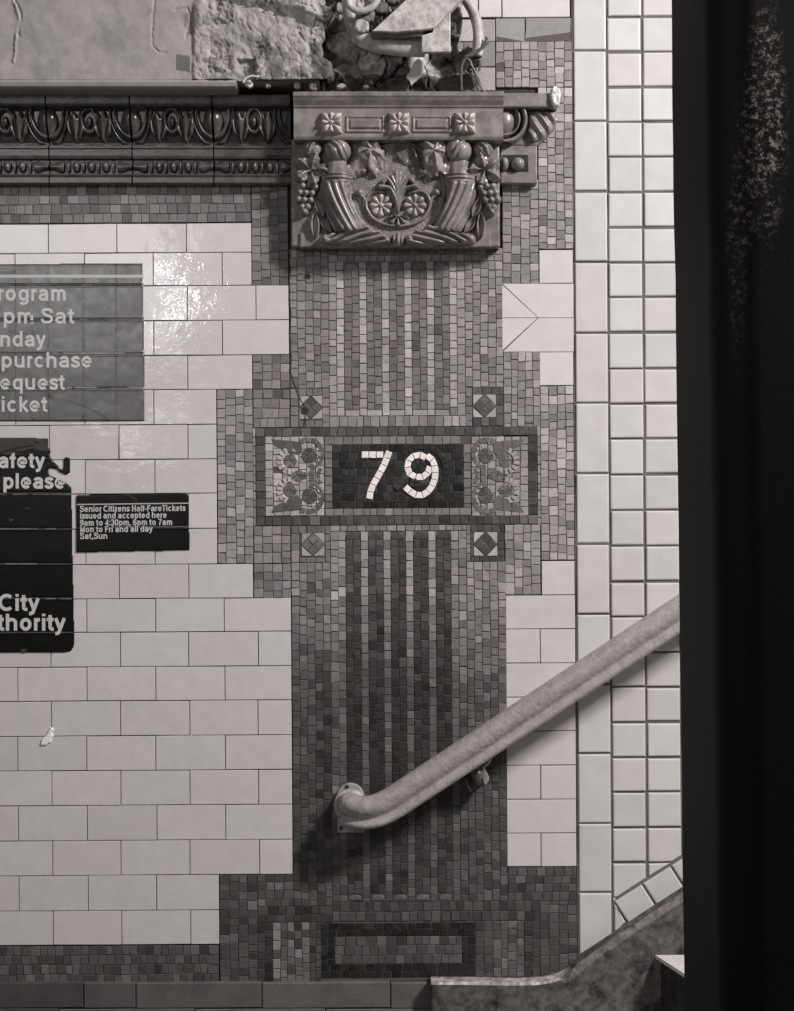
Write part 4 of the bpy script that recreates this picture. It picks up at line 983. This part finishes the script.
def t2(X, Y):
    edge = 452 + 2.5 * np.sin(X * .16) - .12 * (X - 20) * (X > 20)
    t = np.where(Y < edge, 9.0, 1.0)
    for P in ([(0, 453), (12, 449), (20, 447), (34, 445)], [(12, 452), (24, 451), (34, 448)], [(34, 441), (38, 443)]):
        d, q = dist_path(P, X, Y); t = np.where(d < .8, .8, t)
    for y0 in (494.3,): t = np.where((np.abs(Y - y0) < .7) & (vnoise(X * .1, Y * .1, 4) > .3), 22, t)
    for y0, a, b in ((528.5, -20, 60), (563.3, 5, 40), (598.2, 46, 72)): t = np.where((np.abs(Y - y0) < .6) & (X > a) & (X < b) & (vnoise(X * .12, 1, 6) > .45), 20, t)
    for cx, cy in ((11, 519.5), (27, 508)): t = np.where(np.hypot((X - cx) / 2.2, Y - cy) < 1, 14, t)
    return t
decal('sheet', (-70, 437, 75, 652.5), P2, M['black'], s2, lines=(457.5, 492.5, 528.2, 563, 597.5, 631.5), vl=(), tonef=t2)
for s, vis, bl, l, r, c in (('Safety', 'afety', 468, -2.5, 44.8, 15.2), ('please', 'please', 488.6, 2.4, 66, 15.4), ('City', 'City', 610.8, -1.5, 39.5, 16.8), ('Authority', 'thority', 630.6, -3, 65.5, 16.8)):
    lettering('lettering', s2, s, bl, c, r, l, vis, pen=1.15)
m = MB(); poly_prism(m, [(24 + 3.6 * math.cos(a), 650.6 + 2.4 * math.sin(a)) for a in [k * math.pi / 6 for k in range(12)]], .006, .009, tone_of(.5), .001, .008); o = m.build('washer', M['iron']); tag(o, 'small dull metal washer at the bottom edge of the tall black notice', 'washer')
s3 = thing('half_fare_sign', W(133, 551), 'small black sticker on white tiles about Senior Citizens Half-Fare Tickets', 'sign')
decal('sheet', (75, 493, 191, 553), [(76.6, 496.5), (78.5, 495.3), (130, 494.4), (186, 494), (188.7, 495.5), (189, 549.6), (130, 551), (77, 552)], M['black'], s3, lines=(526.8,), vl=(), tonef=lambda X, Y: np.where((np.abs(Y - 526.3) < .55) & (X > 112) & (vnoise(X * .13, 1, 6) > .25), 26, np.where(dist_path([(130, 496), (136, 499), (137, 503)], X, Y)[0] < .5, 12, 1)))
m = MB(); m.face([W(77.2, 503.9, .0096), W(188.8, 502.6, .0096), W(188.8, 503.7, .0096), W(77.2, 505.0, .0096)][::-1], (.8,) * 3); m.build('white_rule', M['white'], s3)
for s, bl, l, r in (('Senior Citizens Half-FareTickets', 510.9, 79.8, 185.6), ('issued and accepted here', 517.9, 79.8, 167), ('9am to 4:30pm, 6pm to 7am', 524.9, 79.8, 172.6), ('Mon to Fri and all day', 531.7, 79.8, 152.6), ('Sat,Sun', 538.8, 79.8, 107.8)):
    lettering('lettering', s3, s, bl, 6.2, r, l, None, slope=.010)
# glint on a white tile, painted as a raised pale patch
m = MB()
def sp(X, Y):
    s = sdf([(51, 727), (54, 729), (53, 737), (52, 742), (47, 745), (41, 746), (40, 743), (45, 737), (48, 733)], X + fbm(X * .4, Y * .4, 2, 1) * 2, Y); return np.where(s > 0, .5 + rnd(s, 2), 0)
o = hf('tile_glint', (38, 724, 57, 749), .5, sp, .0064, .0064, M['white'], None, (1.5,) * 3); tag(o, 'small bright glint painted on a white tile, lower left', 'painted glint')

# ================================================================ base course, stair skirting, steps, floor
m = MB()
for y0, y1, xs in ((980.5, 1005.5, (-120, -46, 85, 137, 262.5, 390.5, 520)), (1006.5, 1033, (-140, 60, 196, 326, 460, 560)), (1034, 1110, (-140, 85, 262, 390, 560))):
    for a, b_ in zip(xs[:-1], xs[1:]):
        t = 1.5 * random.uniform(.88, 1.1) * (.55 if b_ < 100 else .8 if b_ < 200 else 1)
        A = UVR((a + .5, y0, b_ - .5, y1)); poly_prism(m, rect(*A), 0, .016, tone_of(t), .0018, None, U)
o = m.build('baseboard_back', M['stone']); tag(o, kind='structure')
m = MB(); dS = .050
top = smooth_path([(431, 982.5), (470, 983), (520, 983.5), (548, 981.5), (566, 975), (582, 962), (600, 948.5), (640, 921.5), (689, 889.8), (760, 842), (900, 750)], 6)
outer = top + [(900, 1130), (431, 1130)]
# body as one bevelled plate whose foot stands on the floor
poly_prism(m, outer, 0, dS, tone_of(1), .006, dS)
o = m.build('trim_5', M['concrete']); tag(o, kind='structure')
m = MB(); pts = [(x, y - 1.2) for x, y in top if x > 560]
pz = pts + [(x + 3, y + 7.5) for x, y in pts[::-1]]
n_ = len(pts)
for i in range(n_ - 1):
    a, b_, c_, e_ = pts[i], pts[i + 1], (pts[i + 1][0] + 3, pts[i + 1][1] + 7.5), (pts[i][0] + 3, pts[i][1] + 7.5)
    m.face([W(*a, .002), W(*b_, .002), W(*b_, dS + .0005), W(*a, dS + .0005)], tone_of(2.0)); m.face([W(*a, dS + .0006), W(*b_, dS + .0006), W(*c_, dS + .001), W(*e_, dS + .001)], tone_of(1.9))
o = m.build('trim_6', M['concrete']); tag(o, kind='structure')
m = MB(); pts = [(x, y) for x, y in top if x < 572]  # flat ledge top, its lit look put into a paler tone
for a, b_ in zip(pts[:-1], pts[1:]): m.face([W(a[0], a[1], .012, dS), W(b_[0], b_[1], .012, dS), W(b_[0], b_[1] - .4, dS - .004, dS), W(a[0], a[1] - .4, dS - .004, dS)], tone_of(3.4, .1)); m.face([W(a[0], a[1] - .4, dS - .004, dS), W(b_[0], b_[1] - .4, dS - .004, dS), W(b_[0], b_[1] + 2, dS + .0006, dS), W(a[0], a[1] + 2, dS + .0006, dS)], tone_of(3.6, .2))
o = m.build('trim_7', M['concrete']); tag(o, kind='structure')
# steps climbing to the right, their noses slightly raked
st = thing('concrete_stair', (.7, -.6, 0), 'concrete stair with shade-toned risers and pale treads climbing right along the wall, behind the column', 'stairs')
nx, _, nz = W(655, 955, dS, dS)
RISE, RUN, DEEP = .170, .252, 1.0
n0 = int(nz // RISE)
for k in range(-2, 5):
    z = nz + RISE * k; x = nx + RUN * k
    if z < .02: continue
    zb = max(0, z - RISE) if k > -2 else 0
    zb = 0.0 if k == -2 or z - RISE < .02 else z - RISE - .02
    xe = nx + RUN * 6
    y0, y1 = -dS + .002, -dS - DEEP
    sk = lambda y: x + (abs(y) - dS) * .30
    m = MB(); t = .008
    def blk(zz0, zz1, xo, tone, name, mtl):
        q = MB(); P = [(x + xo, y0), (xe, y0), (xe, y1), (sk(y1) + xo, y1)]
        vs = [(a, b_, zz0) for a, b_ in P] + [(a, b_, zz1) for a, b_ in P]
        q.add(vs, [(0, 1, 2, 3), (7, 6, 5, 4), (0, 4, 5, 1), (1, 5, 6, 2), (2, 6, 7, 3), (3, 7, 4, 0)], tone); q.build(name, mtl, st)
    blk(zb, z - t, .012, tone_of(.3), 'riser', M['concrete']); blk(z - t, z, 0, tone_of(1), 'tread', M['tread'])  # riser tone lowered to paint in the shade under each tread
m = MB(); m.add([(-3, -7, 0), (4, -7, 0), (4, 0, 0), (-3, 0, 0), (-3, -7, -.1), (4, -7, -.1), (4, 0, -.1), (-3, 0, -.1)], [(0, 1, 2, 3), (7, 6, 5, 4), (0, 4, 5, 1), (1, 5, 6, 2), (2, 6, 7, 3), (3, 7, 4, 0)], tone_of(.9))
o = m.build('floor', M['concrete']); tag(o, kind='structure')

# ================================================================ handrail
hr = thing('handrail', W(352, 830, 0), 'thick painted handrail rising right from its wall plate across pilaster and tiles', 'handrail')
dR = .083
cen = [(349.5, 807.5, .010), (349.5, 807.5, .030), (350.5, 808.5, .050), (354, 810.5, .068), (363, 812, .079), (375, 810.5, .083), (388, 805, .083), (402, 796.5, .083), (420, 784.5, .083), (450, 764.8, .083), (520, 718.5, .083), (600, 665.5, .083), (682, 611.2, .083), (780, 546, .083), (900, 466, .083)]
path = [Vector(W(x, y, d)) for x, y, d in smooth_path(cen, 8)]
# section (n up across the rail, o outwards) in px: big crown above, hollow, lower bead
def section(k):
    pr = []
    for a in np.linspace(150, -28, 13): pr.append((3.6 + 11.6 * math.sin(math.radians(a)) * 1.0, 1.0 + 13.0 * math.cos(math.radians(a))))
    top_ = [(14.8 * 1.0, -6), (15.6, 0), (15.0, 5), (13.4, 9), (10.6, 12.2), (7, 14.2), (3, 14.4), (-.5, 13.0), (-3.0, 10.8), (-4.6, 9.2), (-6, 8.8), (-7.4, 9.4), (-8.8, 10.9), (-10.4, 12.2), (-12.4, 12.6), (-14.6, 11), (-15.8, 7.5), (-16, 2), (-14.6, -4), (-11, -7.5), (-5, -9), (4, -9.5), (11, -9)]
    return top_
sec = section(0); n = len(sec); vs = []; rings = 0
for i, p in enumerate(path):
    t = (path[min(i + 1, len(path) - 1)] - path[max(i - 1, 0)]).normalized()
    up = Vector((0, 0, 1)); nrm = (up - t * up.dot(t)).normalized(); out = t.cross(nrm)
    sc_ = 1.0 if i > 20 else .93 + .07 * i / 20
    f_ = S * (D - dR) / D * sc_ * 1.02
    for a, b_ in sec: vs.append(p + nrm * a * f_ + out * b_ * f_ * .92)
m = MB(); N_ = len(path)
fs = [(i * n + k, (i + 1) * n + k, (i + 1) * n + (k + 1) % n, i * n + (k + 1) % n) for i in range(N_ - 1) for k in range(n)] + [tuple(range(n)), tuple((N_ - 1) * n + k for k in range(n))[::-1]]
m.add(vs, fs, G, True)
# roughen the paint on the lower bead a little
ro = m.build('rail', M['rail'], hr)
m = MB(); pl = [(337.5, 800)] + [(350.5 + 13.8 * math.cos(a), 797 - 13.8 * math.sin(a)) for a in [math.pi * (1 - k / 12) for k in range(13)]] + [(364.5, 800), (364.5, 833), (337.5, 833)]
poly_prism(m, pl, .004, .012, tone_of(1.05), .002, .012); wp = m.build('wall_plate', M['rail'], hr)
m = MB(); tube(m, [W(350, 805, .008), W(350, 805, .018), W(350, 805, .022)], [.036, .036, .033], 20); m.build('collar', M['rail'], hr)
for x, y in ((347, 786.5), (341, 828), (360.5, 828)):
    m = MB(); tube(m, [W(x, y, .010), W(x, y, .0135), W(x, y, .0145)], [.0045, .0045, .003], 10, tone_of(.3)); m.build('screw', M['iron'], wp)
bk = MB()
tube(bk, [W(478, 778, .004), W(478, 778, .045), W(476, 771, .062)], [.018, .014, .013], 14)
poly_prism(bk, [(465, 780), (472, 771), (484, 766), (488, 778), (472, 791)], .004, .018, tone_of(.6), .002, .02)
bk.build('bracket_stem', M['iron'], hr, 'dark iron bracket under the rail')
bk = MB(); poly_prism(bk, [(481.5, 766.5), (484.5, 768), (488.6, 776), (488.6, 780), (485.8, 784.6), (483.5, 783), (481.8, 776), (481.2, 770)], .03, .058, tone_of(3.2), .0025, .05)
tube(bk, [W(x, y, d) for x, y, d in ((482, 768, .056), (486, 765, .060), (490, 760, .066), (491, 757.5, .07))], [.0035, .0032, .0026, .002], 8, tone_of(3.2))
poly_prism(bk, [(473.5, 773), (481, 767.5), (483.5, 775.5), (476.5, 777)], .03, .055, tone_of(2.0), .0025, .05)
tube(bk, [W(465.6, 779, .04), W(467.5, 785, .04), W(471, 791, .036)], .0018, 6, tone_of(2.2))
bk.build('clamp_ear', M['iron'], hr, 'brighter worn clamp ears')

# ================================================================ the steel column close to the camera
def col_mat():
    m_, nt, N, L, b_ = mat_new('flaking_black_paint')
    tc = N.new('ShaderNodeTexCoord'); mp = N.new('ShaderNodeMapping'); mp.inputs['Scale'].default_value = (1, 1, .55); L.new(tc.outputs['Object'], mp.inputs['Vector'])
    a = N.new('ShaderNodeTexNoise'); a.inputs['Scale'].default_value = 9; a.inputs['Detail'].default_value = 3; L.new(mp.outputs[0], a.inputs['Vector'])
    c = N.new('ShaderNodeTexNoise'); c.inputs['Scale'].default_value = 170; c.inputs['Detail'].default_value = 12; c.inputs['Roughness'].default_value = .8; L.new(tc.outputs['Object'], c.inputs['Vector'])
    # flaked patch: confined to a band of the column (local x) and height (local z)
    sx = N.new('ShaderNodeSeparateXYZ'); L.new(tc.outputs['Object'], sx.inputs[0])
    def bump1(sock, c0, w):
        s = N.new('ShaderNodeMath'); s.operation = 'SUBTRACT'; L.new(sock, s.inputs[0]); s.inputs[1].default_value = c0
        q = N.new('ShaderNodeMath'); q.operation = 'ABSOLUTE'; L.new(s.outputs[0], q.inputs[0])
        r = N.new('ShaderNodeMapRange'); r.inputs[1].default_value = 0; r.inputs[2].default_value = w; r.inputs[3].default_value = 1; r.inputs[4].default_value = 0; L.new(q.outputs[0], r.inputs[0]); return r.outputs[0]
    def mul(x_, y_):
        k = N.new('ShaderNodeMath'); k.operation = 'MULTIPLY'; L.new(x_, k.inputs[0]); L.new(y_, k.inputs[1]); return k.outputs[0]
    def mr(x_, f0, f1, t0, t1):
        k = N.new('ShaderNodeMapRange'); k.inputs[1].default_value = f0; k.inputs[2].default_value = f1; k.inputs[3].default_value = t0; k.inputs[4].default_value = t1; L.new(x_, k.inputs[0]); return k.outputs[0]
    def add(x_, y_):
        k = N.new('ShaderNodeMath'); k.operation = 'ADD'; k.use_clamp = True; L.new(x_, k.inputs[0]); L.new(y_, k.inputs[1]); return k.outputs[0]
    p1 = mul(bump1(sx.outputs[0], 0.3718, .026), bump1(sx.outputs[2], 1.8043, .17)); p2 = mul(bump1(sx.outputs[0], 0.3429, .018), bump1(sx.outputs[2], 1.6847, .20))
    reg = add(mr(p1, 0, .6, 0, 1.1), mr(p2, 0, .7, 0, .62))
    reg = add(reg, mr(a.outputs['Fac'], .6, .8, 0, .35))
    fl = mul(mr(mul(reg, mr(a.outputs['Fac'], .35, .6, .55, 1.0)), .2, .9, 0, 1), mr(c.outputs['Fac'], .52, .60, 0, 1))
    mx = N.new('ShaderNodeMix'); mx.data_type = 'RGBA'; L.new(fl, mx.inputs[0]); mx.inputs[6].default_value = (.0055, .0053, .005, 1); mx.inputs[7].default_value = (.42, .36, .34, 1)
    L.new(mx.outputs[2], b_.inputs['Base Color']); b_.inputs['Roughness'].default_value = .55; b_.inputs['Specular IOR Level'].default_value = .12
    bp_ = N.new('ShaderNodeBump'); bp_.inputs['Strength'].default_value = .35; bp_.inputs['Distance'].default_value = .002; L.new(c.outputs['Fac'], bp_.inputs['Height']); L.new(bp_.outputs[0], b_.inputs['Normal'])
    return m_
dC = 1.75; fC = S * (D - dC) / D
xl = (676.0 - CX) * S * (D - dC + .26 - .03) / D - .004
col = thing('steel_column', (xl + .15, -dC + .13, 0), 'black painted steel column with flaking paint standing close on the right', 'column')
M['col'] = col_mat()
def box_round(m, x0, x1, y0, y1, z0, z1, r, seg=8, lean=0.0, tone=G, wob=0.0):
    P = []
    for cx, cy, a0 in ((x1 - r, y1 - r, 0), (x0 + r, y1 - r, 90), (x0 + r, y0 + r, 180), (x1 - r, y0 + r, 270)):
        for k in range(seg + 1):
            a = math.radians(a0 + 90 * k / seg); P.append((cx + r * math.cos(a), cy + r * math.sin(a)))
    zs = np.linspace(z0, z1, 60); n = len(P); vs = []
    for z in zs:
        for i, (x, y) in enumerate(P):
            w = wob * float(fbm(np.array(x * 9.0), np.array(z * 9.0), 3, 3)); vs.append((x - lean * (z - Z0) + w, y + w, z))
    fs = [(k * n + i, k * n + (i + 1) % n, (k + 1) * n + (i + 1) % n, (k + 1) * n + i) for k in range(59) for i in range(n)] + [tuple(range(n))[::-1], tuple(59 * n + i for i in range(n))]
    m.add(vs, fs, tone, True)
m = MB(); box_round(m, xl + .004, xl + .30, -dC, -dC + .26, 0, 3.0, .045, 10, .0063, G, .0016); m.build('shaft', M['col'], col)
m = MB(); box_round(m, xl - .05, xl + .35, -dC - .05, -dC + .31, 0, .03, .01, 4); m.build('base_plate', M['col'], col)

# ================================================================ camera and light
cam = bpy.data.cameras.new('camera'); co = bpy.data.objects.new('camera', cam); link(co)
from mathutils import Matrix
q = 1 / math.sqrt(1 + K * K); R = Vector((q, 0, -K * q)); Uu = Vector((K * q, 0, q)); B = R.cross(Uu)
co.matrix_world = Matrix(((R.x, Uu.x, B.x, 0), (R.y, Uu.y, B.y, -D), (R.z, Uu.z, B.z, Z0), (0, 0, 0, 1)))
cam.sensor_fit = 'VERTICAL'; cam.sensor_height = 36; cam.lens = 36 * D / (1011 * S); cam.clip_start = .05
bpy.context.scene.camera = co
def area(name, loc, target, size, power, col=(1, 1, 1), sy=None, spread=180):
    l = bpy.data.lights.new(name, 'AREA'); l.energy = power; l.color = col; l.shape = 'RECTANGLE'; l.size = size; l.size_y = sy or size; l.spread = math.radians(spread)
    o = bpy.data.objects.new(name, l); link(o); o.location = loc
    o.rotation_euler = (Vector(target) - Vector(loc)).to_track_quat('-Z', 'Y').to_euler(); return o
area('ceiling_lamp', (2.8, -2.25, Z0 + 2.6), (-.1, 0, Z0 - .1), .35, 240, (1, .985, .97), .7)
area('platform_lamp', (-.946, -3.0, Z0 + .90), (-.2, 0, Z0), .10, .9, (1, .985, .975), .05)
area('sheen_fill', (-1.55, -3.0, Z0 + 1.05), (-.9, 0, Z0 + .3), 1.3, 13, (1, .985, .975), .8)  # added unseen area light, gives the grey notice a soft reflected sheen
area('far_lamp', (-1.15, -3.0, Z0 + .345), (-.2, 0, Z0), .30, .5, (1, .985, .975), .05)
w = bpy.data.worlds.new('world'); bpy.context.scene.world = w; w.use_nodes = True
w.node_tree.nodes['Background'].inputs[0].default_value = (1, .97, .95, 1); w.node_tree.nodes['Background'].inputs[1].default_value = .10
vs_ = bpy.context.scene.view_settings; vs_.view_transform = 'Standard'; vs_.look = 'None'; vs_.exposure = 0.0; vs_.gamma = 1.0; vs_.use_curve_mapping = False
